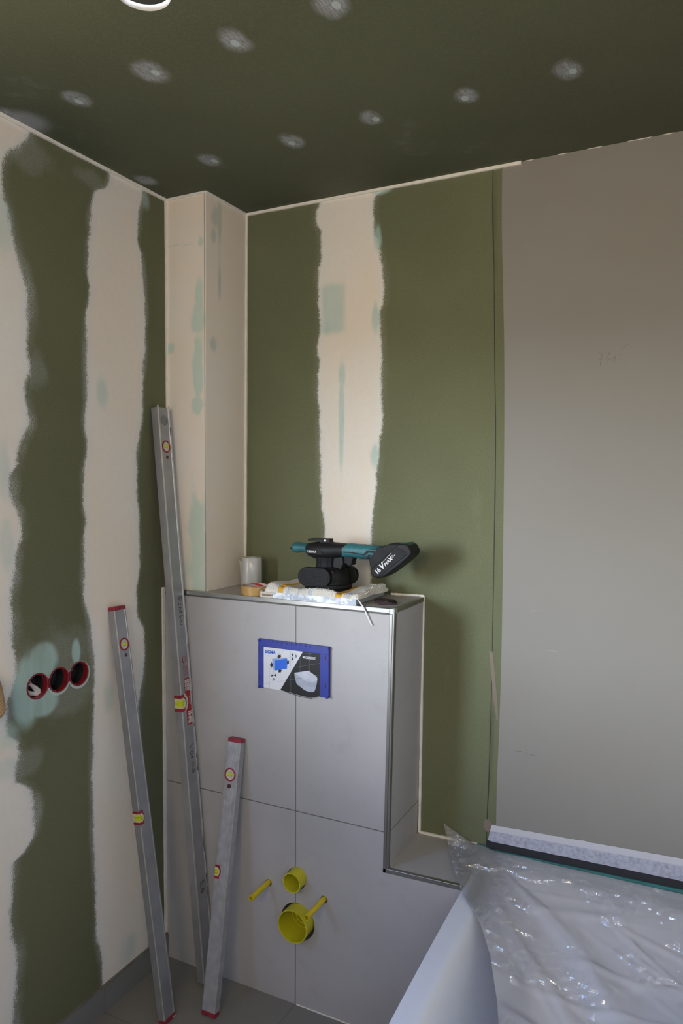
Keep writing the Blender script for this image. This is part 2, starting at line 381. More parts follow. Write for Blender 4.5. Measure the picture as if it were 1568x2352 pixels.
def tile_mat(name, gx=None, gy=None, gz=None, base=(.40, .40, .405), w=.0016, side_gz=None, rough=.42):
    nb = NB(name); x, y, z = nb.x, nb.y, nb.z
    n1 = nb.noise(2.2, 5, .6); n2 = nb.noise(14, 5, .65, off=3.); n3 = nb.noise(160, 2)
    col = nb.mix(nb.sm(n1, .3, .7), tuple(c * .94 for c in base), tuple(c * 1.06 for c in base))
    col = nb.mix(nb.sm(n2, .56, .72) * .22, col, tuple(c * .70 for c in base))
    col = nb.mix(nb.sm(n3, .66, .76) * .22, col, tuple(c * .55 for c in base))
    L = None
    def line(v, p):
        nonlocal L
        e = nb.sm((v - p).abs(), w + .0005, w - .0004); L = e if L is None else L.max(e)
    for p in gx or (): line(x, p)
    for p in gy or (): line(y, p)
    for p in gz or (): line(z, p)
    if L is not None: col = nb.mix(L, col, (.15, .14, .125))
    h = n3 * .15
    if L is not None: h = h - L
    nb.bump(h, .35, .0015)
    return nb.fin(col, rough, spec=.45)

M_left, M_back, M_col, M_ceil = mat_wall_left(), mat_wall_back(), mat_column(), mat_ceiling()
M_plain = pm('plain_plaster', (.56, .53, .48), .85, spec=.25)
M_floor = tile_mat('floor_tiles', gx=[.4935 + .6 * k for k in range(-1, 3)], gy=[-.5265 - .6 * k for k in range(0, 5)], base=(.20, .193, .178))
M_tile = tile_mat('wall_tiles', gx=[.4955], gz=[.5967], base=(.385, .372, .366))
M_joint = pm('white_joint', (.80, .76, .69), .7, var=.05)
M_skirt = tile_mat('skirting_tiles', gy=[-.5265 - .6 * k for k in range(0, 5)], base=(.18, .18, .175))

# ------------------------------------------------------------------ room shell
RX, RY, T = 1.86, -3.10, .10
wl = struct('wall_left', box(B(), -T, 0, RY, .1, 0, H), M_left)
cuts = [box(B(), -T - .05, .05, WY0, WY1, WZ0, WZ1)]
for cy in (-.7457, -.6745, -.6035): cuts.append(cyl(B(), (-.06, cy, 1.0376), (.05, cy, 1.0376), .0345, n=40))
boolean(wl, cuts)
struct('wall_back', box(B(), 0, RX, 0, T, 0, H), M_back)
struct('wall_right', box(B(), RX, RX + T, RY, .1, 0, H), M_plain)
wr = struct('wall_rear', box(B(), 0, RX, RY - T, RY, 0, H), M_plain)
struct('floor', box(B(), -T, RX + T, RY - T, .1, -.1, 0), M_floor)
ce = struct('ceiling', box(B(), -T, RX + T, RY - T, .1, H, H + .0125), M_ceil)
boolean(ce, [cyl(B(), (.6184, -1.0172, H - .02), (.6184, -1.0172, H + .04), .0508, n=48)])
# solid deck above the suspended boards, dark void between
struct('ceiling_deck', box(B(), -T, RX + T, RY - T, .1, H + .16, H + .22), pm('void_deck', (.05, .045, .04), .9))
dc = B(); pts = [(.585, -1.10, H + .03), (.60, -1.02, H + .020), (.612, -.985, H + .028), (.64, -.94, H + .06), (.66, -.90, H + .10)]
tube(dc, pts, .006, 10)
o = obj('ceiling_cable', dc, pm('grey_cable', (.20, .20, .20), .5), smooth=True, label='grey cable visible inside the round hole in the ceiling', cat='cable')
fr = B(); y0, y1, z0, z1 = WY0, WY1, WZ0, WZ1
for a in ((y0, y1, z0, z0 + .05), (y0, y1, z1 - .05, z1), (y0, y0 + .05, z0 + .05, z1 - .05), (y1 - .05, y1, z0 + .05, z1 - .05)):
    box(fr, -.08, -.03, a[0], a[1], a[2], a[3])
struct('window_1', fr, pm('window_white', (.7, .7, .68), .4))
# pipe chase in the corner, standing over the tiled half wall
cb = B(); lo = [(0.0, -.2203), (.1525, -.2203), (.1525, 0), (0, 0)]; hi = [(0, -.2203), (.1590, -.2203), (.1625, 0), (0, 0)]
loft(cb, [[(a, b, 1.2303) for a, b in lo], [(a, b, H) for a, b in hi]])
struct('wall_column', cb, M_col)
# corner bead hairline
struct('trim_1', box(B(), .1515, .1535, -.2212, -.2192, 1.2305, H - .004), pm('bead', (.32, .31, .29), .6)).matrix_world = Matrix.Shear('XY', 4, (0, 0)) if False else Matrix.Identity(4)

def bar(name, pts, half, mat=M_joint):
    """thin square joint strip between two points with half sizes (a,b,c)"""
    (x0, y0, z0), (x1, y1, z1) = pts; hx, hy, hz = half
    bm = B(); box(bm, -hx, hx, -hy, hy, -hz, hz)
    for v in bm.verts:
        pass
    bm.free(); bm = B()
    d = Vector((x1 - x0, y1 - y0, z1 - z0)); k = max(range(3), key=lambda i: abs(d[i]))
    off = [(a, b) for a, b in ((-1, -1), (1, -1), (1, 1), (-1, 1))]
    ax = [i for i in range(3) if i != k]; N = 24; rings = []
    for i in range(N + 1):
        p = Vector((x0, y0, z0)) + d * i / N; w = 1 + .10 * math.sin(i * 2.1) + .06 * math.sin(i * 5.3); r = []
        for a, b in off:
            q = p.copy(); q[ax[0]] += a * half[ax[0]] * w; q[ax[1]] += b * half[ax[1]] * w; r.append(q)
        rings.append(r)
    loft(bm, rings)
    return struct(name, bm, mat)
j = .0045
bar('trim_2', [(.0015, -1.30, H - .003), (.0015, -.2203, H - .003)], (.0055, j, .0055))
bar('trim_3', [(.0, -.2215, H - .003), (.159, -.2215, H - .003)], (j, .003, .004))
bar('trim_4', [(.1595, -.222, H - .003), (.163, 0, H - .003)], (.003, j, .004))
bar('trim_5', [(.162, -.0015, H - .003), (1.086, -.0015, H - .003)], (j, .0055, .0055))
bar('trim_6', [(.0015, -.2215, 1.26), (.0015, -.2235, H - .006)], (.004, .0035, j))
bar('trim_7', [(.1555, -.0015, 1.233), (.1640, -.0015, H - .006)], (.0045, .0045, j))
bar('trim_8', [(.0015, -.2440, .085), (.0015, -.2470, 1.236)], (.0035, .0055, j))
bar('trim_9', [(.8015, -.0015, .497), (.8080, -.0015, 1.236)], (.0035, .0045, j))
bar('trim_10', [(.70, -.0015, 1.2330), (.8085, -.0015, 1.2345)], (j, .0035, .003))
bar('trim_11', [(.8015, -.0015, .497), (.985, -.0015, .500)], (j, .0035, .0035))
bar('trim_12', [(.1545, -.214, 1.2325), (.1565, -.004, 1.2325)], (.002, j, .0025))
bar('trim_15', [(.50, -.2405, .0010), (1.012, -.2405, .0010)], (j, .0016, .0016))
# rough sealant remains where the plaster joint at the ceiling ends
rs = B()
for i in range(9):
    a = 1.09 + i * .085 + random.uniform(0, .02); b = a + random.uniform(.02, .07)
    prism(rs, [(a, H), (b, H), (b - .008, H - .0018), (a + .01, H - .0012)], -.002, 0)
struct('trim_13', rs, M_joint)
struct('baseboard_left', box(B(), 0, .010, -1.9, -.2400, 0, .076), M_skirt)
struct('trim_14', box(B(), 0, .0085, -1.9, -.2400, .076, .081), pm('skirt_grout', (.16, .15, .13), .8))

# ------------------------------------------------------------------ tiled half wall
BX0, BX1, BZ, LZ, D = .7938, .8089, 1.2303, .4925, .2397
half = thing('tiled_half_wall', 'grey tiled half-height boxing in the corner with a low ledge running to the bathtub', 'half wall', (.4, -.12, 0))
LZ2 = .4995
poly = [(0, 0), (1.010, 0), (1.010, LZ2), (BX0 + .001, LZ), (BX1, BZ), (0, BZ)]
bd = obj('tile_cladding', prism(B(), poly, -D, -.0005), M_tile, half)
WMI = wm(half).inverted()
HOLES = [((.4012, .353), .0105), ((.5931, .351), .0115), ((.4985, .3895), .0325), ((.5035, .2585), .0575)]
cc = []
for (hx, hz), r in HOLES:
    c = cyl(B(), (hx, -D - .03, hz), (hx, -D + .09, hz), r, n=40); cc.append(c)
# the thing's root has no rotation, so cutters only need shifting into place
bd_world = bd.matrix_world
boolean(bd, cc)
# object coordinates of the cladding are shifted by its root: undo so that the tile joints land right
bd.data.transform(Matrix.Translation(wm(half).translation)); bd.location = -wm(half).translation
M_steel = pm('brushed_trim', (.42, .41, .39), .32, .95, var=.10, scale=8)
M_steeld = pm('trim_shadow_gap', (.10, .098, .09), .6, .3)  # dark strips stand in for shade in the gaps along the trim
t1 = B(); box(t1, .002, BX1 - .013, -D - .0022, -D + .010, BZ - .0125, BZ + .0012); obj('top_edge_trim', t1, M_steel, half, bevel=.0015)
t1 = B(); box(t1, .002, BX1 - .013, -D - .0008, -D + .002, BZ - .0165, BZ - .0125); obj('grout_edge_shade', t1, M_steeld, half)
t2 = B()
for a, b, y0_, y1_ in ((-.0165, -.0125, -D - .0010, -D + .004), ): pass
def slant(bm, xo0, xo1, y0_, y1_, z0_, z1_, xb0, xb1):
    loft(bm, [[(xb0 + xo0, y0_, z0_), (xb0 + xo1, y0_, z0_), (xb0 + xo1, y1_, z0_), (xb0 + xo0, y1_, z0_)], [(xb1 + xo0, y0_, z1_), (xb1 + xo1, y0_, z1_), (xb1 + xo1, y1_, z1_), (xb1 + xo0, y1_, z1_)]])
slant(t2, -.0130, -.0035, -D - .0022, -D + .010, LZ - .012, BZ - .014, BX0, BX1)
slant(t2, -.0035, .0022, -D - .0022, -D + .010, LZ, BZ + .001, BX0, BX1)
obj('corner_edge_trim', t2, M_steel, half, bevel=.0012)
t3 = B(); slant(t3, -.0042, -.0030, -D - .0030, -D, LZ + .002, BZ - .014, BX0, BX1); slant(t3, .0012, .0020, -D + .010, -D + .0135, LZ + .002, BZ - .014, BX0, BX1); obj('groove_shade', t3, M_steeld, half)
t4 = B(); box(t4, BX1 - .010, BX1 + .0020, -D + .011, -.004, BZ - .0125, BZ + .0012); obj('side_edge_trim', t4, M_steel, half, bevel=.0015)
t5 = B(); loft(t5, [[(x, -D - .0022, z - .0115), (x, -D - .0022, z + .0012), (x, -D + .010, z + .0012), (x, -D + .010, z - .0115)] for x, z in ((BX0 - .013, LZ), (1.0095, LZ2))]); obj('ledge_edge_trim', t5, M_steel, half, bevel=.0012)
t6 = B(); box(t6, BX1 - .0135, BX1 - .0012, -D - .0034, -D - .0018, BZ - .0135, BZ + .0020); obj('corner_cap', t6, pm('trim_cap', (.42, .42, .40), .35, .7), half, bevel=.001)

# ------------------------------------------------------------------ bathtub
M_bath = pm('bath_acrylic', (.74, .78, .88), .22, var=.01, spec=.5)
bx0, bx1, by0, by1, bzt = 1.0125, 1.832, -1.80, -.0105, .4940
bt = B(); NX, NY = 90, 130; RIM = .046
def bath_z(x, y):
    # distance inside the rim's inner rounded rectangle
    cx, cy = (bx0 + bx1) / 2, (by0 + by1) / 2; hx, hy = (bx1 - bx0) / 2 - RIM, (by1 - by0) / 2 - RIM
    qx, qy = abs(x - cx) - hx + .10, abs(y - cy) - hy + .10
    d = -(math.hypot(max(qx, 0), max(qy, 0)) + min(max(qx, qy), 0) - .10)
    if d <= 0: return bzt
    t = min(1, d / .20); s = t * t * (3 - 2 * t)
    return bzt - .40 * (.35 * min(1, d / .05) ** 2 * 0 + s)
gv = []
for jy in range(NY + 1):
    row = []
    for ix in range(NX + 1):
        x = bx0 + (bx1 - bx0) * ix / NX; y = by0 + (by1 - by0) * jy / NY
        bow = .016 * min(1, ((by1 - y) / .8)) ** 2 * (1 - ix / NX)      # the outer edge swells slightly along its length
        row.append(bt.verts.new((x + bow * .9, y, bath_z(x, y))))
    gv.append(row)
for jy in range(NY):
    for ix in range(NX): bt.faces.new((gv[jy][ix], gv[jy][ix + 1], gv[jy + 1][ix + 1], gv[jy + 1][ix]))
rim = [gv[0][i] for i in range(NX + 1)] + [gv[jj][NX] for jj in range(1, NY + 1)] + [gv[NY][i] for i in range(NX - 1, -1, -1)] + [gv[jj][0] for jj in range(NY - 1, 0, -1)]
prev = rim
for dz, inn in ((-.003, -.0), (-.035, 0), (-.036, .012), (-.505, .012)):
    cur = []
    for v in rim:
        x, y = v.co.x, v.co.y
        sx = 1 if x < (bx0 + bx1) / 2 else -1
        cur.append(bt.verts.new((x + (inn if x < bx0 + .03 else (-inn if x > bx1 - .03 else 0)), y + (inn if y < by0 + .01 else (-inn if y > by1 - .01 else 0)), bzt + dz)))
    for i in range(len(rim)): bt.faces.new((prev[i], prev[(i + 1) % len(rim)], cur[(i + 1) % len(rim)], cur[i]))
    prev = cur
bt.faces.new(prev)
tub = obj('bathtub', bt, M_bath, smooth=True, label='white built-in bathtub under clear plastic sheeting against the back wall', cat='bathtub')

# ------------------------------------------------------------------ sealing tape and foam strip behind the bath
def strip(bm, rows, y0_, y1_, n=40, amp=.0):
    """rows: bottom/top heights at x0 and x1 -> extruded ribbon with slightly wavy top"""
    (x0, x1), (b0, b1), (t0, t1) = rows; rings = []
    for i in range(n + 1):
        f = i / n; x = x0 + (x1 - x0) * f; b = b0 + (b1 - b0) * f; t = t0 + (t1 - t0) * f + amp * math.sin(i * 1.7)
        yy = amp * 1.5 * math.sin(i * .9)
        rings.append([(x, y0_ - abs(yy), b), (x, y1_, b), (x, y1_, t), (x, y0_ - abs(yy), t)])
    loft(bm, rings)
tape_t = thing('sealing_tape', 'white fleece sealing tape with black butyl lower edge along the wall above the bathtub', 'tape', (1.03, -.002, .52))
nb = NB('fleece'); n = nb.noise(85, 5, .75); n2 = nb.noise(400, 2)
up_ = nb.math('LESS_THAN', nb.z, nb.x * 0 + .0345)
nb.bump(n2, .3, .0006)
band = nb.sm(nb.z - nb.x * .040, .0325, .0290)
colf = nb.mix(nb.sm(n, .38, .68), (.46, .47, .54), (.30, .31, .385))
M_fleece = nb.fin(nb.mix(band, (.55, .55, .58), colf), .9, spec=.2)
fb = B(); X0f, X1f = 1.0175, 1.855
def lin(x, a, b): return a + (b - a) * (x - 1.0248) / (1.5396 - 1.0248)
ringsf = []
for i in range(61):
    f = i / 60; x = X0f + (X1f - X0f) * f
    zb = lin(x, .5200, .5312); zt = lin(x, .5688, .5899) + .0006 * math.sin(i * 2.3) + (.002 if i == 19 else 0)
    if i == 0: zb += .002; x += .004
    bow_ = .0015 * math.sin(i * .8) ** 2
    ringsf.append([(x - (0.004 if i == 0 else 0), -.0035 - bow_ - .001, zb), (x, -.0012, zb), (x + (.006 if i == 0 else 0), -.0008, zt), (x + (.006 if i == 0 else 0), -.0022, zt), (x, -.0030 - bow_, (zb + zt) / 2)])
loft(fb, ringsf); obj('fleece', fb, M_fleece, tape_t, smooth=False)
bb = B()
ringsb = []
for i in range(41):
    f = i / 40; x = 1.0125 + (1.855 - 1.0125) * f; x_ = max(x, 1.0125)
    zb = .4960 + (.5090 - .4960) * (x - 1.011) / .53; zt = lin(x, .5205, .5318)
    ringsb.append([(x_, -.0050, zb), (x_, -.0010, zb), (x_, -.0010, zt), (x_, -.0030, zt)])
loft(bb, ringsb); obj('butyl_edge', bb, pm('black_butyl', (.012, .012, .018), .6, var=.3), tape_t)
ts = B(); rt = []
for i in range(41):
    x = .985 + (1.855 - .985) * i / 40; zt = .4972 + (.5090 - .4972) * (x - 1.011) / .53; zb = .4870 + (.5000 - .4870) * (x - .979) / .56
    if x < 1.0125: zb = .5000; zt = .5045
    rt.append([(x, -.0095, zb), (x, -.0052, zb), (x, -.0052, zt), (x, -.0095, zt)])
loft(ts, rt)
obj('foam_strip', ts, pm('teal_foam', (.035, .17, .165), .6), label='thin teal foam strip between bathtub rim and wall', cat='strip')

# ------------------------------------------------------------------ plastic sheeting
def sheet():
    bm = B(); NT, NS = 190, 200; rows = []
    left = [(0, .880, -.006, .543), (.018, .893, -.020, .520), (.045, .908, -.045, .5015), (.11, .935, -.108, .5035), (.19, .975, -.19, .5060), (.266, 1.012, -.262, .5135), (.376, 1.098, -.372, .5080), (.47, 1.150, -.47, .500), (.60, 1.200, -.60, .490), (.80, 1.262, -.80, .480), (1.0, 1.32, -1.0, .48), (1.40, 1.38, -1.40, .48)]
    def lerp(t):
        for a, b in zip(left, left[1:]):
            if t <= b[0]:
                f = (t - a[0]) / (b[0] - a[0]); return [a[k] + (b[k] - a[k]) * f for k in (1, 2, 3)]
        return list(left[-1][1:])
    rnd = random.Random(11)
    folds = [(rnd.uniform(-1.50, -.10), rnd.uniform(.035, .10), rnd.uniform(-.002, .0065)) for _ in range(26)]
    cr = [(rnd.uniform(1.2, 1.75), rnd.uniform(-1.0, -.10), rnd.uniform(-1.3, .3), rnd.uniform(.08, .30), rnd.uniform(.0012, .0035), rnd.uniform(.006, .016)) for _ in range(60)]
    for it in range(NT + 1):
        t = 1.40 * (it / NT) ** 1.25; lx, ly, lz = lerp(t); row = []
        for js in range(NS + 1):
            f = (js / NS) ** 1.15; x = lx + (1.815 - lx) * f
            y = ly * (1 - f) + (-t - .0115) * f
            if it == 0: y = -.0115 if x > 1.0 else -.006
            rest = .4965 + .0025 * max(0, min(1, (x - 1.05) / .5)) * max(0, 1 - max(0, -y - .0115) / .03)
            rimd = min(x - 1.085, 1.76 - x, -y - .085)
            sag = -.070 * (1 - math.exp(-(max(0, rimd) / .22) ** 1.5))
            zz = rest + sag
            if x < 1.012: zz = max(.5030, lz * (1 - min(1, (x - lx) / .09)) + .5030 * min(1, (x - lx) / .09))
            elif x < 1.03: zz = max(zz, .5030 - (x - 1.012) * .33)
            if lx > 1.0 and f < .12 and rimd > 0: zz += (lz - .012 - zz) * (1 - f / .12) * .3
            dx, dy = x - 1.00, y + .02; rr_ = math.hypot(dx, dy); a = math.atan2(dy, dx)
            h = 0
            for fa, fw, fh in folds:
                q = (a - fa - .12 * math.sin(rr_ * 4 + fa * 7)) / fw
                if abs(q) < 3: h += fh * math.exp(-q * q) * min(1, rr_ / .35) * math.exp(-max(0, rr_ - .7))
            if rimd > 0:
                for cx, cy, ca, cl, ch, cw in cr:
                    ex, ey = x - cx, y - cy; u = ex * math.cos(ca) + ey * math.sin(ca); v = -ex * math.sin(ca) + ey * math.cos(ca)
                    if abs(u) < cl and abs(v) < .06: h += ch * math.exp(-(v / cw) ** 2) * (1 - (u / cl) ** 2)
            h = max(h, -.004); zz += h * (min(1, .12 + rimd * 8) if rimd > 0 else .12)
            if 1.012 < x and rimd < 0: zz = max(zz, .4958)
            row.append(bm.verts.new((x, y, zz)))
        rows.append(row)
    for a, b in zip(rows, rows[1:]):
        for i in range(NS): bm.faces.new((a[i], a[i + 1], b[i + 1], b[i]))
    return bm
nb = NB('clear_film')
gl = nb.n.new('ShaderNodeBsdfGlossy'); gl.inputs['Roughness'].default_value = .13
tr = nb.n.new('ShaderNodeBsdfTransparent'); tr.inputs[0].default_value = (.97, .97, .98, 1)
df = nb.n.new('ShaderNodeBsdfDiffuse'); df.inputs[0].default_value = (.95, .95, .99, 1)
tl = nb.n.new('ShaderNodeBsdfTranslucent'); tl.inputs[0].default_value = (.80, .80, .83, 1)
m1 = nb.n.new('ShaderNodeMixShader'); m1.inputs[0].default_value = .15; nb.l.new(df.outputs[0], m1.inputs[1]); nb.l.new(tl.outputs[0], m1.inputs[2])
m2 = nb.n.new('ShaderNodeMixShader'); haze = nb.sm(nb.x + nb.y * .35 + (nb.noise(7, 2, stretch=(1, .3, 1)) - .5) * .25, .88, 1.18, .22, .66); nb.l.new(haze.k, m2.inputs[0]); nb.l.new(tr.outputs[0], m2.inputs[1]); nb.l.new(m1.outputs[0], m2.inputs[2])
fn = nb.n.new('ShaderNodeFresnel'); fn.inputs[0].default_value = 1.5
fm = S(nb, fn.outputs[0]) * 1.8 + .03
m3 = nb.n.new('ShaderNodeMixShader'); nb.l.new(fm.k, m3.inputs[0]); nb.l.new(m2.outputs[0], m3.inputs[1]); nb.l.new(gl.outputs[0], m3.inputs[2])
bp = nb.n.new('ShaderNodeBump'); bp.inputs['Strength'].default_value = 1.0; bp.inputs['Distance'].default_value = .085
rd = nb.n.new('ShaderNodeTexNoise'); rd.noise_type = 'RIDGED_MULTIFRACTAL'; rd.inputs['Scale'].default_value = 11; rd.inputs['Detail'].default_value = 3
mp2 = nb.n.new('ShaderNodeMapping'); mp2.inputs['Scale'].default_value = (1, .55, 1); mp2.inputs['Rotation'].default_value = (0, 0, .6); nb.l.new(nb.co, mp2.inputs[0]); nb.l.new(mp2.outputs[0], rd.inputs['Vector'])
crk = nb.noise(20, 3, .6, stretch=(1, .5, 1)) * nb.sm(nb.noise(6, 3, off=6.), .47, .63) + S(nb, rd.outputs[0]) * .15
nb.l.new(crk.k, bp.inputs['Height'])
for n_ in (gl,): nb.l.new(bp.outputs[0], n_.inputs['Normal'])
nb.l.new(m3.outputs[0], nb.out.inputs[0])
M_film = nb.mat
obj('plastic_sheeting', sheet(), M_film, smooth=True, label='crumpled clear plastic sheeting draped over the white bathtub', cat='plastic sheet')

# ------------------------------------------------------------------ socket boxes
M_red = pm('red_socket', (.20, .012, .018), .35, var=.15)
M_dk = pm('socket_shade', (.012, .011, .011), .6)  # black colour puts the shade inside the red boxes
M_cab = pm('white_cable', (.50, .46, .44), .4)
def socket(cy, label, tunnel):
    t = thing('socket_box', label, 'socket box', (0, cy, 1.0376))
    c = (0, cy, 1.0376); r = .0335
    prof = [(r, -.048), (r, .0015), (r + .0012, .0022), (r - .0006, .0026), (r - .0024, .0018), (r - .0024, -.046), (.001, -.046), (.001, -.048)]
    b = B(); lathe(b, prof, c, (1, 0, 0), 44)
    for a in (60, 150, 240, 330):
        q = math.radians(a); cyl(b, (-.010, cy + math.cos(q) * (r - .003), 1.0376 + math.sin(q) * (r - .003)), (.0028, cy + math.cos(q) * (r - .003), 1.0376 + math.sin(q) * (r - .003)), .0022, n=8)
    obj('rim', b, M_red, t, smooth=True)
    b = B(); cyl(b, (-.0455, cy, 1.0376), (-.044, cy, 1.0376), r - .003, n=32); lathe(b, [(r - .0026, -.044), (r - .0026, -.014), (r - .0032, -.014), (r - .0032, -.044)], c, (1, 0, 0), 32, closed=True)
    obj('interior_shade', b, M_dk, t, label='black lining for the shade inside the box')
    if tunnel:
        b = B(); box(b, -.014, .0006, cy + r - .002, cy + .0712 - r + .002, 1.0376 - .014, 1.0376 + .012); obj('connector', b, M_red, t)
    return t
s1 = socket(-.7457, 'red round socket box in the left wall with white cables curled inside', True)
socket(-.6745, 'empty red round socket box, middle one of the row in the left wall', True)
socket(-.6035, 'empty red round socket box nearest the room corner in the left wall', False)
cab = thing('electric_cable', 'white cable looped inside the first red socket box', 'cable', (-.02, -.7457, 1.03))
for k, (a, b_) in enumerate(((.0, .0), (.008, -.010))):
    b = B(); y0_ = -.7457
    tube(b, [(-.040, y0_ - .022, 1.050 + a), (-.028, y0_ - .008, 1.044 + a), (-.018, y0_ + .010, 1.030 + b_), (-.014, y0_ + .019, 1.020 + b_ * .6), (-.016, y0_ + .012, 1.013 + b_ * .3), (-.022, y0_ - .004, 1.018 + b_ * .4), (-.030, y0_ - .018, 1.026 + b_)], .0045, 10)
    obj('wire_loop', b, M_cab, cab, smooth=True)

# ribbed roll hanging at the picture's left edge
rb = B(); prof = []
for i in range(61):
    h = -.055 + .11 * i / 60; e = max(0, 1 - (abs(h) / .0555) ** 5); prof.append((.030 * e ** .5 * (1 + .018 * math.sin(i * PI / 1.5)), h))
lathe(rb, prof, (.032, -.912, 1.053), (.0, -.18, 1), 32)
obj('ribbed_roll', rb, pm('tan_roll', (.42, .27, .13), .7), smooth=True, label='tan ribbed roll on the left wall beside the teal filler patch', cat='roll')

# ------------------------------------------------------------------ flush plate cover
M_blue = pm('blue_plastic', (.022, .036, .26), .4, var=.08)
M_blk = pm('print_black', (.008, .008, .009), .35, var=.1); M_wht = pm('print_white', (.60, .61, .64), .35, var=.02)
M_bl2 = pm('print_blue', (.02, .13, .62), .35, var=.05); M_bl3 = pm('print_pale_blue', (.25, .33, .55), .35, var=.05); M_gry = pm('print_grey', (.40, .42, .47), .4, var=.04)
M_ltr = pm('print_blue_text', (.02, .06, .32), .4); M_ink = pm('print_dark', (.01, .01, .013), .4)
PX, PZ, PY = .3703, 1.1058, -D
plate = thing('flush_plate_cover', 'blue framed protective cover with toilet picture on the tiled half wall', 'cover plate', (PX + .12, PY, PZ - .075))
def q(pts): return [(PX + u, PZ + v) for u, v in pts]
b = B(); ya, yb = PY - .0115, PY
prism(b, q([(0, 0), (.241, 0), (.241, -.0225), (0, -.0225)]), ya, yb)
prism(b, q([(0, -.0225), (.0195, -.0225), (.0195, -.149), (0, -.149)]), ya, yb)
prism(b, q([(.2115, -.0225), (.241, -.0225), (.241, -.149), (.2115, -.149)]), ya, yb)
obj('frame', b, M_blue, plate, bevel=.0008)
for cu, cv in ((.004, -.004), (.237, -.004), (.004, -.146), (.237, -.146)):
    b = B(); cyl(b, (PX + cu, ya - .003, PZ + cv), (PX + cu, yb, PZ + cv), .0045, n=14); obj('corner_lug', b, M_blue, plate)
M_nub = pm('blue_shade_plastic', (.008, .012, .10), .5)
for k in range(9):
    b = B(); box(b, PX + .052 + k * .0161 - .0012, PX + .052 + k * .0161 + .0012, ya - .0012, ya + .001, PZ - .0065, PZ - .001); obj('nub', b, M_nub, plate)
for cu, v0, v1 in ((.0045, -.040, -.028), (.0045, -.122, -.110), (.231, -.038, -.025), (.231, -.120, -.108)):
    b = B(); box(b, PX + cu - .0013, PX + cu + .0013, ya - .0005, ya + .002, PZ + v0, PZ + v1); obj('slot', b, M_blk, plate)
yc = ya + .0010
card = [(.0192, -.0222), (.2118, -.0222), (.2122, -.1475), (.1873, -.1549), (.1528, -.1545), (.1145, -.1494), (.0915, -.1483), (.0192, -.1464)]
obj('printed_card', prism(B(), q(card), yc, yb - .001), M_wht, plate)
def flat(name, polys, mat, lay):
    b = B()
    for p in polys: prism(b, q(p), yc - .00025 * lay, yc - .00025 * (lay - 1) + .0001)
    return obj(name, b, mat, plate)
flat('black_panel', [[(.1557, -.0224), (.2118, -.0224), (.2122, -.147), (.1873, -.1547), (.1528, -.1543), (.1145, -.1493), (.0915, -.1482), (.078, -.1468)]], M_blk, 1)
def ln(a, b_, w=.0004):
    d = (Vector(b_) - Vector(a)).normalized(); n_ = Vector((-d.y, d.x)) * w
    return [tuple(Vector(a) + n_), tuple(Vector(b_) + n_), tuple(Vector(b_) - n_), tuple(Vector(a) - n_)]
flat('tile_lines', [ln(*p) for p in (((.125, -.0729), (.2113, -.0501)), ((.0953, -.116), (.2113, -.0847)), ((.1461, -.0421), (.1461, -.0853)), ((.1777, -.0227), (.1777, -.0756)), ((.1145, -.0892), (.1145, -.1477)), ((.1515, -.0301), (.1892, -.0226)))], pm('print_line', (.12, .12, .12), .4), 2)
flat('grey_outline', [ln(*p, .0003) for p in (((.0196, -.0776), (.0397, -.0759)), ((.0389, -.076), (.0397, -.1461)), ((.0196, -.1349), (.0991, -.1146)), ((.1135, -.0233), (.1145, -.0859)), ((.1212, -.0233), (.1217, -.0583)), ((.103, -.0451), (.1298, -.039)), ((.0546, -.0833), (.0546, -.1053)), ((.0397, -.1084), (.0704, -.1007)), ((.068, -.047), (.070, -.037)), ((.070, -.037), (.083, -.031)), ((.083, -.031), (.092, -.0235)))], M_gry, 2)
flat('blue_box_face', [[(.0585, -.0601), (.1014, -.0485), (.1014, -.0788), (.0585, -.0901)]], M_bl2, 3)
flat('blue_box_side', [[(.0497, -.0556), (.0934, -.0466), (.1014, -.0485), (.0585, -.0601), (.0585, -.0901), (.0541, -.0851)]], M_bl3, 2)
flat('arrow', [[(.0707, -.0417), (.0799, -.0398), (.0796, -.0449), (.0838, -.0427), (.0748, -.0517), (.066, -.0474), (.0707, -.0468)],
               [(.0431, -.0721), (.047, -.0699), (.047, -.0649), (.0537, -.0733), (.0474, -.0837), (.047, -.0779), (.0431, -.0783)],
               [(.1014, -.0607), (.1039, -.0504), (.1045, -.0545), (.1078, -.0541), (.1078, -.0633), (.1045, -.0637), (.1039, -.0691)],
               [(.0675, -.091), (.0761, -.0845), (.0853, -.0854), (.0809, -.0876), (.0809, -.0926), (.0723, -.0942), (.0723, -.0899)],
               [(.1164, -.0325), (.124, -.0313), (.1212, -.04)], [(.1168, -.0502), (.124, -.0497), (.1208, -.0417)],
               [(.0474, -.1032), (.0474, -.1104), (.0546, -.1056)], [(.0631, -.0991), (.0631, -.1072), (.0554, -.1052)]], M_ink, 4)
nbt = NB('print_toilet'); M_toi = nbt.fin((.42, .44, .50), .4)
flat('toilet_bowl', [[(.1263, -.0886), (.1375, -.093), (.149, -.1007), (.1643, -.1079), (.1796, -.1089), (.1912, -.107), (.2007, -.1025), (.2042, -.0979), (.2027, -.108), (.1969, -.1301), (.1921, -.1374), (.1796, -.1394), (.1624, -.1363), (.1346, -.1209), (.1288, -.1041)]], pm('print_toilet_bowl', (.34, .36, .43), .4), 2)
flat('toilet_lid', [[(.1263, -.0886), (.1754, -.0762), (.2027, -.0915), (.2042, -.0979), (.2007, -.1025), (.1912, -.107), (.1796, -.1089), (.1643, -.1079), (.149, -.1007), (.1375, -.093)]], pm('print_toilet_lid', (.46, .48, .54), .4), 3)
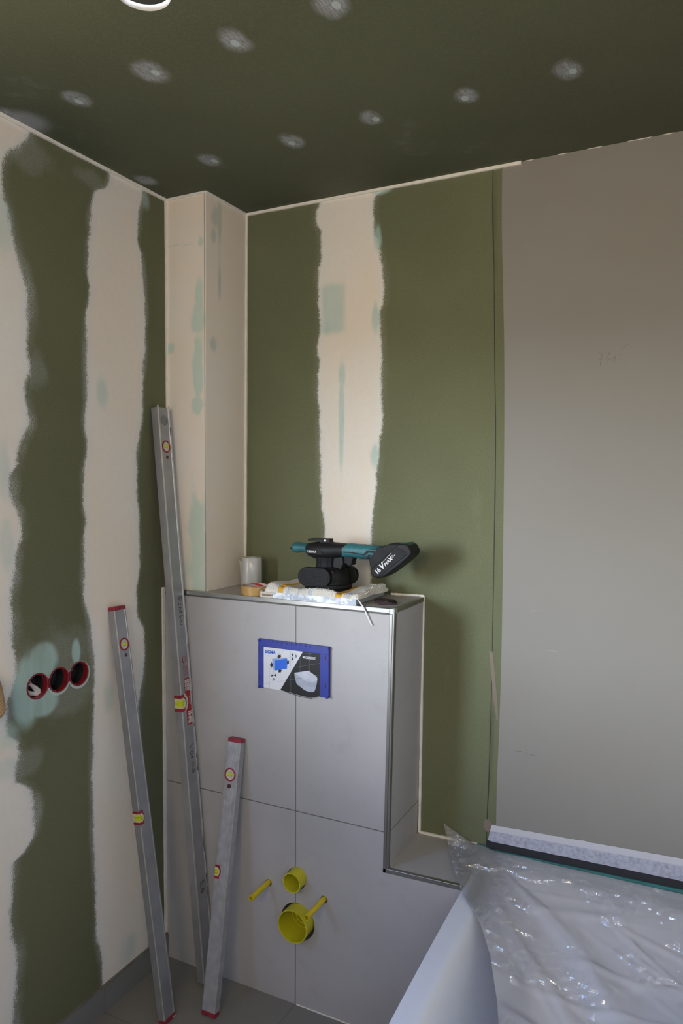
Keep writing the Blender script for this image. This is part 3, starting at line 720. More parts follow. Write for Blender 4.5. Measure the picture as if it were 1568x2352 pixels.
def word(s, u, v, size, mat, par, name='lettering', y=None, bold=0, shear=0, space=1, X=(1, 0, 0), Y=(0, 0, 1), depth=.0003):
    b = text_bm(s, size, depth, shear, bold=bold, space=space); b.transform(frame((PX + u, yc - .0010 if y is None else y, PZ + v), X, Y))
    return obj(name, b, mat, par)
word('SIGMA', .0243, -.0405, .0128, M_bl2, plate, X=(1, 0, .02), bold=.0004)
word('GEBERIT', .1635, -.0418, .0094, M_wht, plate, X=(1, 0, .03), bold=.0003)
flat('logo_square', [[(.1550, -.0417), (.1614, -.0415), (.1614, -.0350), (.1550, -.0352)]], M_wht, 3)
word('0', .1290, -.0420, .0115, M_ink, plate); word('0', .0520, -.1212, .0115, M_ink, plate)
b = B(); tube(b, [(PX + .095, yc - .001, PZ - .1485), (PX + .12, yc - .003, PZ - .1515), (PX + .15, yc - .004, PZ - .1560), (PX + .188, yc - .003, PZ - .1560)], .0011, 6)
obj('torn_edge', b, pm('film_edge', (.10, .10, .10), .2), plate)

# ------------------------------------------------------------------ yellow pipe plugs and sleeves
M_yel = pm('yellow_plastic', (.52, .47, .015), .4, var=.06, scale=12)
M_yel2 = pm('yellow_tube', (.60, .46, .010), .35, var=.05, scale=12)
def sleeve(hx, hz, y1_, label):
    t = thing('pipe_sleeve', label, 'plastic sleeve', (hx, -D, hz)); r = .0082
    b = B(); lathe(b, [(r, -.05), (r, y1_), (r - .0016, y1_), (r - .0016, .02), (.0005, .02), (.0005, -.05)], (hx, -D, hz), (0, -1, 0), 28)
    obj('tube', b, M_yel2, t, smooth=True)
    b = B()
    for a in range(4):
        qa = a * PI / 2 + .5; u, v = math.cos(qa), math.sin(qa)
        box(b, hx + u * (r - .0025) - .0007, hx + u * (r - .0025) + .0007, -D - y1_ + .001, -D - .022, hz + v * (r - .0025) - .0007, hz + v * (r - .0025) + .0007)
    obj('inner_rib', b, M_yel2, t)
    return t
sleeve(.4005, .3535, .098, 'thin yellow plastic sleeve sticking out of the tiles, left of the two round plugs')
sleeve(.5920, .3515, .104, 'thin yellow plastic sleeve with a scuffed side, right of the large yellow plug')
def plug(cx, cz, r, dep, out, label, ribs):
    t = thing('pipe_plug', label, 'pipe plug', (cx, -D, cz))
    b = B(); lathe(b, [(r * .965, -.075), (r, -.03), (r, out - .003), (r + .0009, out - .0028), (r + .0009, out), (r - .0022, out), (r - .0026, -dep), (.0005, -dep), (.0005, -.075)], (cx, -D, cz), (0, -1, 0), 56)
    obj('cup', b, M_yel, t, smooth=True)
    if ribs:
        b = B()
        for rr in (r * .72, r * .42): lathe(b, [(rr, -dep - .001), (rr, -dep + .014), (rr - .0013, -dep + .014), (rr - .0013, -dep - .001)], (cx, -D, cz), (0, -1, 0), 48, closed=True)
        for a in (.6, 2.2, 3.9, 5.4):
            u, v = math.cos(a), math.sin(a)
            loft(b, [[(cx + u * s_ - v * .0008, -D + dep - (.0135 if k else .0), cz + v * s_ + u * .0008) for s_, k in ((r * .42, 0), (r * .72, 0), (r * .72, 1), (r * .42, 1))],
                     [(cx + u * s_ + v * .0008, -D + dep - (.0135 if k else .0), cz + v * s_ - u * .0008) for s_, k in ((r * .42, 0), (r * .72, 0), (r * .72, 1), (r * .42, 1))]])
        obj('inner_ring', b, M_yel, t)
    return t
plug(.5050, .3975, .0290, .045, .040, 'small round yellow pipe plug above the large one on the tiled half wall', False)
plug(.5080, .2660, .0485, .035, .040, 'large round yellow drain plug low on the tiled half wall', True)
b = B()
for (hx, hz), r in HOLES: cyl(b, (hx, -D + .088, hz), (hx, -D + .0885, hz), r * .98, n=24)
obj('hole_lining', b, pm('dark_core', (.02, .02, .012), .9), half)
# two scuffed metal rims round the sleeve holes
b = B()
for (hx, hz), r in HOLES[:2]: lathe(b, [(r + .0006, .0), (r + .0006, .0006), (r - .0006, .0006), (r - .0006, .0)], (hx, -D, hz), (0, -1, 0), 28, closed=True)
obj('hole_rim', b, pm('hole_rim_metal', (.30, .29, .27), .5, .5), half)

# ------------------------------------------------------------------ spirit levels
M_alu = pm('aluminium', (.33, .335, .35), .38, .55, var=.10, scale=14, bump=.06, bs=120)
M_alu2 = pm('aluminium_edge', (.62, .61, .58), .35, .6, var=.1, scale=60)
M_alu3 = pm('aluminium_ribbed', (.42, .42, .43), .42, .5, var=.12, scale=40)
M_cap = pm('red_cap', (.24, .014, .030), .45, var=.35, scale=90)
M_vial = pm('vial_liquid', (.55, .60, .02), .15, var=.15, scale=300); M_lens = pm('vial_clear', (.50, .49, .40), .12, var=.2, scale=200)
M_mark = pm('marker_ink', (.015, .015, .015), .6)
M_stick = pm('red_sticker', (.30, .017, .015), .4, var=.08); M_stw = pm('sticker_white', (.50, .49, .46), .5, var=.05)
def level(name, label, base, wdir, lean, L, Wd, Th, ribbed=False):
    """origin: rear bottom edge centre; local X = width, local -Y = front face, Z = length"""
    X = Vector(wdir); Yb = Vector((0, 0, 1)).cross(X)
    m = Matrix((X, Yb, Vector((0, 0, 1)))).transposed().to_4x4(); m.translation = Vector(base)
    m = m @ Matrix.Rotation(-lean, 4, 'X')
    t = thing(name, label, 'spirit level', mat=m)
    w = Wd / 2; e = .0045; rc = .0016
    if ribbed:
        fr_ = []; n = 7; a0, a1 = -w + .009, w - .009; st = (a1 - a0) / n
        for i in range(n): fr_ += [(a0 + i * st, -Th), (a0 + i * st + .0008, -Th + .0007), (a0 + (i + 1) * st - .0022, -Th + .0007), (a0 + (i + 1) * st - .0014, -Th)]
        sec = [(-w, 0), (-w, -Th + .001), (-w + .001, -Th)] + fr_ + [(w - .001, -Th), (w, -Th + .001), (w, 0)]
    else:
        sec = [(-w, 0), (-w, -Th + .0012), (-w + .0012, -Th), (-w + e, -Th), (-w + e + .0012, -Th + rc), (w - e - .0012, -Th + rc), (w - e, -Th), (w - .0012, -Th), (w, -Th + .0012), (w, 0), (w - e, 0), (w - e - .001, -rc), (-w + e + .001, -rc), (-w + e, 0)]
    b = B(); loft(b, [[(x, y, .006) for x, y in sec], [(x, y, L - .006) for x, y in sec]])
    bo = obj('body', b, M_alu3 if ribbed else M_alu, t, local=True)
    return t, w, -Th + (0 if ribbed else rc)
def cap(t, w, Th, z0_, z1_):
    b = B(); prism(b, rrect(-w - .0003, w + .0003, -Th - .0004, .0003, .002, 3), z0_, z1_, 'z')
    # rrect gives (x, y) pairs for the z axis
    return obj('end_cap', b, M_cap, t, local=True)
def round_vial(t, cx, z, yf, r=.0195, ph=0.0):
    b = B(); lathe(b, [(r, -.001), (r, .0012), (r - .001, .0018), (r - .0042, .0016), (r - .005, -.001)], (cx, yf, z), (0, -1, 0), 36, closed=True)
    h = obj('vial_ring', b, M_cap, t, local=True, smooth=True)
    b = B(); cyl(b, (cx, yf + .002, z), (cx, yf - .0003, z), r - .0045, n=30); obj('vial_window', b, M_lens, h, local=True)
    b = B(); tube(b, [(cx - .007, yf - .0006, z + .002), (cx + .007, yf - .0006, z - .001)], .0048, 12); v_ = obj('vial', b, M_vial, h, local=True, smooth=True)
    return h
def dowel(t, cx, z, yf, r=.005):
    b = B(); cyl(b, (cx, yf + .001, z), (cx, yf - .0008, z), r, n=20); obj('plug_button', b, pm('dark_red', (.07, .015, .018), .4, var=.4, scale=200), t, local=True)
def centre_vial(t, w, Th, z, yf, side=-1, hl=.022):
    """block vial in the narrow edge with its half-round window on the wide face"""
    for s_ in (-1, 1):
        b = B(); z0_, z1_ = sorted((z + s_ * hl * .62, z + s_ * hl)); box(b, -w - .0012, -w + .016, -Th - .0012, .0006, z0_, z1_)
        obj('vial_bracket', b, M_cap, t, local=True, bevel=.001)
    n = 20; R1, R0 = hl * .92, hl * .74; c0 = -w + .002; P = []
    out = [(c0 + R1 * math.cos(a), z + R1 * math.sin(a)) for a in [(-PI / 2) + PI * i / n for i in range(n + 1)]]
    inn = [(c0 + R0 * math.cos(a), z + R0 * math.sin(a)) for a in [(-PI / 2) + PI * i / n for i in range(n + 1)]]
    b = B(); prism(b, out + inn[::-1], yf - .0014, yf + .001); obj('vial_ring', b, M_cap, t, local=True)
    b = B(); prism(b, [(-w - .0006, z - hl * .60), (c0, z - R0 * .98)] + inn[1:-1] + [(c0, z + R0 * .98), (-w - .0006, z + hl * .60)], -Th - .0004, -.001)
    obj('vial_window', b, pm('vial_glass', (.55, .55, .30), .12, var=.2, scale=150), t, local=True)
    b = B(); cyl(b, (c0 + .004, -Th * .45, z - hl * .42), (c0 + .004, -Th * .45, z + hl * .42), Th * .30, n=16)
    bx = B(); box(bx, -w - .0012, c0 + .0105, -Th - .0012, -Th * .25, z - hl * .36, z + hl * .36)
    b.free(); obj('vial', bx, M_vial, t, local=True, bevel=.0015)
    b = B()
    for dz in (-.0035, .0035): box(b, -w - .0016, c0 + .0110, -Th - .0016, -Th * .3, z + dz - .0003, z + dz + .0003)
    obj('vial_line', b, M_mark, t, local=True)

# level 1: short, leaning on the left wall
T1, W1 = .024, .048
l1, w1, yf = level('spirit_level', 'mid-length plain grey spirit level with red end cap leaning on the left wall', (.182, -.4665, 0), (0, 1, 0), math.asin(.1815 / 1.22), 1.220, W1, T1)
cap(l1, w1, T1, 1.209, 1.220); cap(l1, w1, T1, 0, .011)
round_vial(l1, .0010, 1.1065, yf, .0190); dowel(l1, .003, 1.074, yf, .0052); centre_vial(l1, w1, T1, .600, yf, hl=.020)
b = B(); box(b, -w1 - .0004, -w1 + .0022, -T1 - .0004, -T1 + .0018, .012, .575); box(b, -w1 - .0004, -w1 + .0022, -T1 - .0004, -T1 + .0018, .625, 1.208); obj('bright_edge', b, M_alu2, l1, local=True, label='bright front edge')  # lighter strip along the front edge
b = B(); box(b, w1 * .45, w1 * .98, -T1 - .0008, -.002, -.0002, .004); obj('bare_patch', b, M_alu2, l1, local=True)
# level 2: longest, with sticker and handwriting
T2, W2 = .026, .055
l2, w2, yf = level('spirit_level', 'longest spirit level with red sticker and black handwriting, beside the corner column', (.178, -.2765, 0), (0, 1, 0), math.asin(.172 / 1.825), 1.825, W2, T2)
round_vial(l2, .0005, 1.695, yf, .0192); dowel(l2, .002, 1.661, yf, .0055); centre_vial(l2, w2, T2, .886, yf, hl=.026)
b = B(); cyl(b, (.002, yf + .001, 1.778), (.002, yf - .0006, 1.778), .0165, n=30); obj('sticker_spot', b, pm('grey_spot', (.16, .165, .155), .6, var=.2), l2, local=True, label='dull grey round spot near the top')
b = B()
for xx in (-w2, w2 - .0046):
    box(b, xx - .0003, xx + .0049, -T2 - .0005, -T2 + .0008, .002, .858); box(b, xx - .0003, xx + .0049, -T2 - .0005, -T2 + .0008, .915, 1.8249)
obj('bright_edge', b, M_alu2, l2, local=True, label='bright front edges')  # lighter strips along both front edges
for z_, l_ in ((1.745, .012), (1.73, .02), (1.36, .012), (1.12, .02), (1.05, .014), (.83, .02), (.80, .012), (.70, .014), (.66, .03), (.40, .05), (.30, .03), (.25, .04), (1.65, .01)):
    b = B(); box(b, w2 - .0042, w2 - .0022, -T2 - .0010, -T2, z_, z_ + l_); obj('worn_nick', b, M_mark, l2, local=True)
fy = yf - .0004
def lflat(t, name, polys, mat, y_=None, th=.0003):
    b = B(); y_ = fy if y_ is None else y_
    for p in polys: prism(b, p, y_, y_ + th)
    return obj(name, b, mat, t, local=True)
sx0, sx1 = -.004, .0205
lflat(l2, 'sticker', [rrect(sx0, sx1, .812, .960, .004, 3)], M_stick)
stk = []
for k in range(3):
    for c_ in range(2): stk.append(rrect(sx0 + .002 + c_ * .0108, sx0 + .0118 + c_ * .0108, .9255 + (k - 1) * .0118 + .007, .9355 + (k - 1) * .0118 + .007, .0012, 2))
lflat(l2, 'sticker_pictogram', stk, M_stw, fy - .0004)
pic = []
for k in range(3):
    for c_ in range(2):
        cx_, cz_ = sx0 + .0069 + c_ * .0108, .9305 + (k - 1) * .0118 + .007
        pic += [ln((cx_ - .003, cz_ - .002 + .001 * k), (cx_ + .003, cz_ + .001), .0005), ln((cx_ + .002, cz_ - .003), (cx_ + .0015, cz_ + .003), .0004)]
lflat(l2, 'pictogram_line', pic, M_mark, fy - .0007)
b = text_bm('BMI', .0245, .0002, bold=.0009); b.transform(frame((.0185, fy - .0005, .8165), (0, 0, 1), (-1, 0, 0))); obj('lettering', b, M_stw, l2, local=True)
b = text_bm('ARUSTAR', .0062, .0002, bold=.0001); b.transform(frame((.0175, fy - .0005, .874), (0, 0, 1), (-1, 0, 0))); obj('small_lettering', b, M_stw, l2, local=True)
# ring scale round the vial
arc = [(-.0255 + .0325 * math.cos(a), .886 + .0325 * math.sin(a)) for a in [(-1.15) + 2.3 * i / 18 for i in range(19)]]
arc2 = [(-.0255 + .0245 * math.cos(a), .886 + .0245 * math.sin(a)) for a in [(1.15) - 2.3 * i / 18 for i in range(19)]]
lflat(l2, 'dial_ring', [arc + arc2], M_stw, fy - .0006)
lflat(l2, 'dial_dot', [rrect(-.0255 + .0285 * math.cos(a) - .0008, -.0255 + .0285 * math.cos(a) + .0008, .886 + .0285 * math.sin(a) - .0008, .886 + .0285 * math.sin(a) + .0008, .0005, 2) for a in (-.9, -.45, 0, .45, .9)], M_stick, fy - .0009)
# magnet sign and fine print above the sticker
hs = [(-.0045, 1.0245), (-.0045, 1.0115), (-.002, 1.0085), (.006, 1.0085), (.0095, 1.0115), (.0095, 1.0245), (.0065, 1.0245), (.0065, 1.0135), (.0045, 1.0115), (0, 1.0115), (-.0015, 1.0135), (-.0015, 1.0245)]
lflat(l2, 'magnet_sign', [[(x_ + 0, z_) for x_, z_ in hs[:4] + hs[-4:]][:8]], M_stick)
fp = []
rr_ = random.Random(2)
for c_ in range(6):
    z_ = .968
    while z_ < 1.000:
        l_ = rr_.uniform(.002, .006); fp.append(ln((-.003 + c_ * .0040, z_), (-.003 + c_ * .0040, z_ + l_), .0006)); z_ += l_ + .0018
for z_ in (1.012, 1.016, 1.020, 1.024, 1.028): fp.append(ln((.0175, z_), (.0175, z_ + .0022), .0007))
fp += [ln((-.0035, 1.014), (-.0035, 1.028), .0004), ln((.0095, 1.012), (.0095, 1.028), .0004), ln((-.0035, 1.028), (.0095, 1.028), .0004)]
lflat(l2, 'fine_print', fp, M_stick)
def script_strokes(t, strokes, x0_, z0_, sc_, name='handwriting', wd=.0008):
    """strokes in text space (advance a, height h); text runs downwards, letter tops towards +X"""
    b = B()
    for s_ in strokes:
        pts = [(x0_ + h * sc_, z0_ - a * sc_) for a, h in s_]
        for p, q_ in zip(pts, pts[1:]):
            d = Vector((q_[0] - p[0], q_[1] - p[1])); L_ = d.length
            if L_ < 1e-6: continue
            d /= L_; n_ = Vector((-d.y, d.x)) * wd; e_ = d * wd * .5
            P_ = [(p[0] + n_.x - e_.x, p[1] + n_.y - e_.y), (q_[0] + n_.x + e_.x, q_[1] + n_.y + e_.y), (q_[0] - n_.x + e_.x, q_[1] - n_.y + e_.y), (p[0] - n_.x - e_.x, p[1] - n_.y - e_.y)]
            prism(b, P_, fy, fy + .0003)
    return obj(name, b, M_mark, t, local=True)
def arcp(cx_, cy_, rx_, ry_, a0, a1, n=10): return [(cx_ + rx_ * math.cos(math.radians(a0 + (a1 - a0) * i / n)), cy_ + ry_ * math.sin(math.radians(a0 + (a1 - a0) * i / n))) for i in range(n + 1)]
Sichtbar = [arcp(.45, .75, .3, .25, 20, 250, 9) + arcp(.35, .25, .3, .25, 70, -160, 9), [(1.05, .5), (1.08, .05)], [(1.05, .75), (1.06, .68)], arcp(1.75, .28, .28, .28, 60, 300), [(2.35, 1.0), (2.35, .0)], arcp(2.6, .25, .22, .25, 170, 0, 6) + [(2.85, 0)], [(3.25, .95), (3.22, .0)], [(2.95, .55), (3.55, .62)], [(4.0, 1.0), (4.0, 0)], arcp(4.25, .22, .25, .24, 150, -170), arcp(4.95, .25, .24, .24, 40, 380), [(5.2, .45), (5.28, 0)], [(5.6, .45), (5.62, 0)], arcp(5.85, .25, .22, .25, 170, 50, 5)]
script_strokes(l2, Sichtbar, -.001, 1.222, .0162)
Vorne = [[(0, 1.0), (.15, .35), (.35, .03), (.5, .1), (.65, .5), (.85, 1.05)], arcp(1.4, .32, .32, .32, 80, 440, 12), [(2.05, .55), (2.1, .02)], arcp(2.35, .3, .25, .25, 170, 60, 5), [(3.1, .55), (3.12, 0)], arcp(3.4, .3, .27, .27, 170, 10, 6) + [(3.7, .0)], arcp(4.45, .3, .32, .34, 20, 320, 12), [(4.2, .3), (4.75, .38)]]
script_strokes(l2, Vorne, -.001, .748, .0185)
EE = [[(0, .9), (0, .1), (.6, .1)], [(0, .5), (.5, .5)], [(0, .9), (.55, .95)], arcp(1.05, .3, .25, .22, 0, 360), [(1.1, .05), (1.0, .9)]]
script_strokes(l2, EE, -.006, .312, .026, wd=.0010)
# level 3: shortest, ribbed face, leaning on the tiles
T3, W3 = .024, .047
l3, w3, yf3 = level('spirit_level', 'shortest spirit level with ribbed aluminium face leaning on the grey tiles', (.2935, -.381, 0), (1, 0, 0), math.asin(.139 / .795), .7995, W3, T3, ribbed=True)
cap(l3, w3, T3, .788, .7995); cap(l3, w3, T3, 0, .012)
round_vial(l3, -.0035, .691, yf3, .0200); dowel(l3, -.003, .657, yf3, .0065); centre_vial(l3, w3, T3, .404, yf3, hl=.020)

# ------------------------------------------------------------------ things on top of the half wall
TOP = BZ + .0012
# roll of masking film
fl = thing('film_roll', 'upright roll of milky plastic film beside the corner column', 'film roll', (.236, -.082, TOP))
nb = NB('milky_film'); st = nb.noise(60, 3, stretch=(1, 1, .03))
nb.p.inputs['Transmission Weight'].default_value = .15; nb.bump(st, .5, .002)
M_milk = nb.fin(nb.mix(nb.sm(st, .35, .7), (.50, .49, .46), (.66, .66, .66)), .22)
b = B(); R = .0335; prof = [(.004, 0), (R, 0), (R + .0008, .003), (R + .0005, .05), (R - .0002, .097), (R - .002, .0995), (.016, .0985), (.016, .02), (.004, .02)]
lathe(b, prof, (.236, -.082, TOP), (0, 0, 1), 48)
for v in b.verts:
    a = math.atan2(v.co.y + .082, v.co.x - .236); k = 1 + .014 * math.sin(3 * a) + .010 * math.sin(7 * a + v.co.z * 20)
    v.co.x = .236 + (v.co.x - .236) * k; v.co.y = -.082 + (v.co.y + .082) * k
obj('wound_film', b, M_milk, fl, smooth=True)
b = B(); rg = []
for i in range(9):
    z_ = TOP + .001 + .086 * i / 8; o_ = .0045 + .006 * (i / 8) ** 2
    rg.append([(.236 - .0335 - o_, -.092, z_), (.236 - .020, -.1120, z_), (.236 - .0195, -.1108, z_), (.236 - .0335 - o_ + .001, -.0905, z_)])
loft(b, rg); obj('loose_flap', b, M_milk, fl)
# packing tape
tp = thing('packing_tape', 'roll of tan packing tape with red and white printed core lying flat', 'tape roll', (.3225, -.186, TOP))
cx_, cy_ = .3225, -.186
nb = NB('tan_tape'); M_tan = nb.fin(nb.mix(nb.sm(nb.noise(6, 2), .3, .7), (.38, .215, .055), (.46, .28, .085)), .3)
nb = NB('red_core'); sA = nb.math('SINE', (nb.x * 1.0 + nb.z * 2.2) * 150.0)
M_core = nb.fin(nb.mix(nb.sm(sA, -.1, .1), (.45, .02, .025), (.55, .50, .46)), .5)
b = B(); lathe(b, [(.0475, 0), (.0475, .0255), (.0415, .0255), (.0415, 0)], (cx_, cy_, TOP), (0, 0, 1), 64, closed=True); obj('tape_winding', b, M_tan, tp, smooth=True)
b = B(); lathe(b, [(.0414, .0002), (.0414, .0262), (.0395, .0262), (.0395, .0002)], (cx_, cy_, TOP), (0, 0, 1), 64, closed=True); obj('printed_core', b, M_core, tp, smooth=True)
b = B(); rg = []
for i in range(9):
    a = math.radians(205 + 22 * i / 8); rg.append([(cx_ + math.cos(a) * r_, cy_ + math.sin(a) * r_, TOP + z_) for r_, z_ in ((.0476, 0.0005), (.0481, .0005), (.0481, .0250), (.0476, .0250))])
loft(b, rg); obj('tape_end', b, pm('tan_tape_end', (.34, .19, .06), .35), tp)
# catalogue / binder
bk = thing('catalogue_book', 'thick flat catalogue with silvery spine under the folded rag', 'book', (.53, -.133, TOP))
x0_, x1_, y0_, y1_, z0_, z1_ = .3712, .6925, -.2392, -.0270, TOP, TOP + .0180
nb = NB('grey_cover'); M_cov = nb.fin(nb.mix(nb.sm(nb.noise(9, 3), .3, .7), (.20, .205, .21), (.25, .255, .26)), .4)
b = B(); box(b, x0_, x1_, y0_, y1_, z1_ - .0014, z1_); box(b, x0_, x1_, y0_, y1_, z0_, z0_ + .0014); obj('cover', b, M_cov, bk, bevel=.0004)
nb = NB('silver_spine'); sn = nb.noise(26, 4, .7)
M_sp = nb.fin(nb.mix(nb.sm(sn, .45, .6), (.42, .47, .55), (.78, .82, .88)), .25)
b = B(); box(b, x0_, x1_, y0_ - .0012, y0_ + .001, z0_, z1_); obj('spine', b, M_sp, bk, bevel=.0004)
b = B(); box(b, x0_ + .0004, x0_ + .044, y0_ - .0016, y0_, z0_ + .0008, z1_ - .0008); obj('spine_label', b, pm('cream_label', (.62, .54, .44), .5), bk, label='cream label panel on the spine')
b = text_bm('Bürobedarf', .0078, .0002, bold=.0001); b.transform(frame((x0_ + .0075, y0_ - .0019, z0_ + .0060), (1, 0, 0), (0, 0, 1))); obj('lettering', b, M_mark, bk)
nb = NB('page_block'); M_pg = nb.fin(nb.mix(nb.sm(nb.math('SINE', nb.z * 9000.0), -.5, .5), (.36, .36, .355), (.48, .48, .47)), .8)
b = B(); box(b, x0_ + .003, x1_ - .003, y0_ + .0012, y1_ - .003, z0_ + .0014, z1_ - .0014); obj('page_block', b, M_pg, bk)
b = B(); path = [(.6900, -.222, z0_ + .014), (.6965, -.236, z0_ + .0155), (.7050, -.2440, z0_ + .0120), (.7150, -.2475, z0_ + .002), (.7235, -.2460, z0_ - .012), (.7300, -.2450, z0_ - .026), (.7370, -.2452, z0_ - .040), (.7435, -.2455, z0_ - .051)]
rg = [[(x - .0022, y, z), (x + .0022, y - .0012, z + .0012), (x + .0022, y - .0008, z + .0015), (x - .0022, y + .0004, z + .0003)] for x, y, z in path]
loft(b, rg); obj('ribbon_bookmark', b, pm('white_ribbon', (.66, .67, .69), .4), bk, label='white ribbon hanging over the edge of the half wall')
# folded rag
ZB = z1_ + .0004
rag = thing('folded_rag', 'folded terry rag with yellow and pale blue stripes under the sander', 'rag', (.54, -.15, ZB))
nb = NB('rag_cloth'); x_, y_, z_ = nb.x, nb.y, nb.z
XO = .54
n1 = (nb.noise(40, 3) - .5) * .006
def band_(c, w_): return nb.sm((x_ + n1 - (c - XO)).abs(), w_ + .0012, w_ - .0012)
yel = band_(.4425, .0085).max(band_(.637, .0100))
blu = (band_(.470, .005) + band_(.545, .007) + band_(.505, .004) + band_(.668, .006)) * .55
base_ = nb.mix(nb.sm(nb.noise(18, 3), .3, .7), (.66, .63, .56), (.76, .735, .68))
frontm = nb.sm(y_, -.055, -.075)
c1 = nb.mix(blu * frontm, base_, (.30, .42, .62))
c1 = nb.mix(yel, c1, (.66, .38, .06))
nb.bump(nb.noise(320, 3, .8) * (1 - yel), .8, .003)
M_rag = nb.fin(c1, .9, spec=.15)
b = B(); NXr, NYr = 90, 50
def ragtop(f, g):
    x = .388 + (.700 - .388) * f; y = -.243 + (.185) * g
    x += (.012 * g if f > .5 else .010 * g) + .004 * math.sin(g * 9) * (1 if f > .9 else 0)
    e = min(f, 1 - f) / .06; ey = min(g, 1 - g) / .09
    h = .0155 + .004 * math.sin(f * 11 + 1) * (1 - g) + .003 * math.sin(g * 7 + f * 4) + (.007 * math.exp(-((f - .03) / .07) ** 2) + .004 * math.exp(-((f - .97) / .05) ** 2)) + .005 * math.exp(-((g - .95) / .1) ** 2) * math.exp(-((f - .95) / .15) ** 2)
    yel_ = math.exp(-((x - .4425) / .012) ** 2) + math.exp(-((x - .637) / .013) ** 2); h -= .005 * yel_ * (1 if g < .15 else .3)
    rr = (1 - (1 - min(1, e)) ** 2) ** .5 * (1 - (1 - min(1, ey)) ** 2) ** .5
    inner = 1 - .72 * math.exp(-(((x - .557) / .072) ** 4)) * max(0, min(1, (g - .10) / .12))
    return x, y, ZB + .0006 + h * rr * inner
top = [[b.verts.new(ragtop(i / NXr, k / NYr)) for i in range(NXr + 1)] for k in range(NYr + 1)]
bot = [[b.verts.new((ragtop(i / NXr, k / NYr)[0], ragtop(i / NXr, k / NYr)[1], ZB)) for i in range(NXr + 1)] for k in range(NYr + 1)]
for k in range(NYr):
    for i in range(NXr):
        b.faces.new((top[k][i], top[k][i + 1], top[k + 1][i + 1], top[k + 1][i])); b.faces.new((bot[k][i], bot[k + 1][i], bot[k + 1][i + 1], bot[k][i + 1]))
for k in range(NYr):
    b.faces.new((top[k][0], top[k + 1][0], bot[k + 1][0], bot[k][0])); b.faces.new((top[k][-1], bot[k][-1], bot[k + 1][-1], top[k + 1][-1]))
for i in range(NXr):
    b.faces.new((top[0][i], bot[0][i], bot[0][i + 1], top[0][i + 1])); b.faces.new((top[-1][i], top[-1][i + 1], bot[-1][i + 1], bot[-1][i]))
obj('cloth', b, M_rag, rag, smooth=True)
b = B(); rr_ = random.Random(5)
for i in range(520):
    if i < 400: f, g = rr_.uniform(0, 1), rr_.uniform(.0, .06)
    elif i < 460: f, g = rr_.uniform(.965, 1), rr_.uniform(0, 1)
    else: f, g = rr_.uniform(.80, 1), rr_.uniform(.9, 1)
    x, y, z = ragtop(f, g)
    if min(abs(x - .4425), abs(x - .637)) < .010 and g < .1: continue
    dx, dy, dz = rr_.uniform(-.003, .003), rr_.uniform(-.003, .001), rr_.uniform(.001, .0042)
    if i >= 400: dx += .003
    tube(b, [(x, y, z - .0006), (x + dx * .4, y + dy * .5, z + dz * .8), (x + dx, y + dy, z + dz)], [.0006, .0005, .0003], 4)
obj('frayed_threads', b, pm('rag_thread', (.80, .78, .73), .9), rag)['kind'] = 'stuff'
# loose threads to the left, over the tape
b = B()
tube(b, [(.392, -.238, ZB + .006), (.384, -.241, ZB + .010), (.374, -.243, ZB + .010), (.362, -.243, ZB + .005)], .0006, 5)
tube(b, [(.392, -.239, ZB + .003), (.384, -.243, ZB + .004), (.375, -.245, ZB + .001)], .0006, 5)
obj('loose_thread', b, pm('rag_thread_loose', (.62, .60, .54), .9), rag)

# sanding pads
M_pad = pm('pad_maroon', (.045, .022, .026), .75, var=.3, scale=200)
def pad(cx_, cy_, z0_, rot, sx, sy, label):
    b = B(); prism(b, rrect(-sx, sx, -sy, sy, .004, 3), 0, .0026, 'z')
    o_ = obj('sanding_pad', b, M_pad, label=label, cat='sanding pad', local=True, bevel=.0006)
    o_.matrix_world = Matrix.Translation((cx_, cy_, z0_)) @ Matrix.Rotation(rot, 4, 'Z'); return o_
pad(.7560, -.1600, TOP, .35, .026, .0235, 'dark maroon sanding pad at the bottom of the small stack right of the book')
pad(.7480, -.1570, TOP + .0028, .1, .026, .022, 'dark maroon sanding pad in the middle of the small stack right of the book')
pad(.7420, -.1530, TOP + .0056, -.15, .025, .022, 'dark maroon sanding pad on top of the small stack right of the book')

# ------------------------------------------------------------------ cordless sander
SX, SY = .555, -.150
nb = NB('dusty_black'); dn = nb.noise(90, 5, .8); dn2 = nb.noise(14, 3)
nb.bump(nb.noise(260, 2), .25, .001)
M_sb = nb.fin(nb.mix(nb.sm(dn, .66, .76) * nb.sm(dn2, .42, .62) * .6, (.011, .011, .012), (.22, .21, .20)), .52, spec=.22)
M_st = pm('teal_rubber', (.020, .125, .145), .55, var=.18, scale=40, bump=.2)
M_sk = pm('black_rubber', (.012, .012, .014), .6, var=.3, spec=.22)
ZS = 1.2545
sd = thing('cordless_sander', 'black and teal cordless orbital sander with battery on the folded rag', 'sander', (SX, SY, ZS))
b = B(); lathe(b, [(.001, 0), (.066, 0), (.0715, .002), (.0725, .007), (.069, .010), (.061, .0105), (.061, .013), (.001, .013)], (.557, SY, ZS), (0, 0, 1), 56); obj('sanding_disc', b, M_sk, sd, smooth=True)
b = B(); lathe(b, [(.001, .012), (.063, .012), (.063, .020), (.057, .023), (.055, .028), (.056, .032), (.056, .052), (.050, .064), (.040, .072), (.001, .074)], (.566, SY, ZS), (0, 0, 1), 56); obj('shroud', b, M_sb, sd, smooth=True)
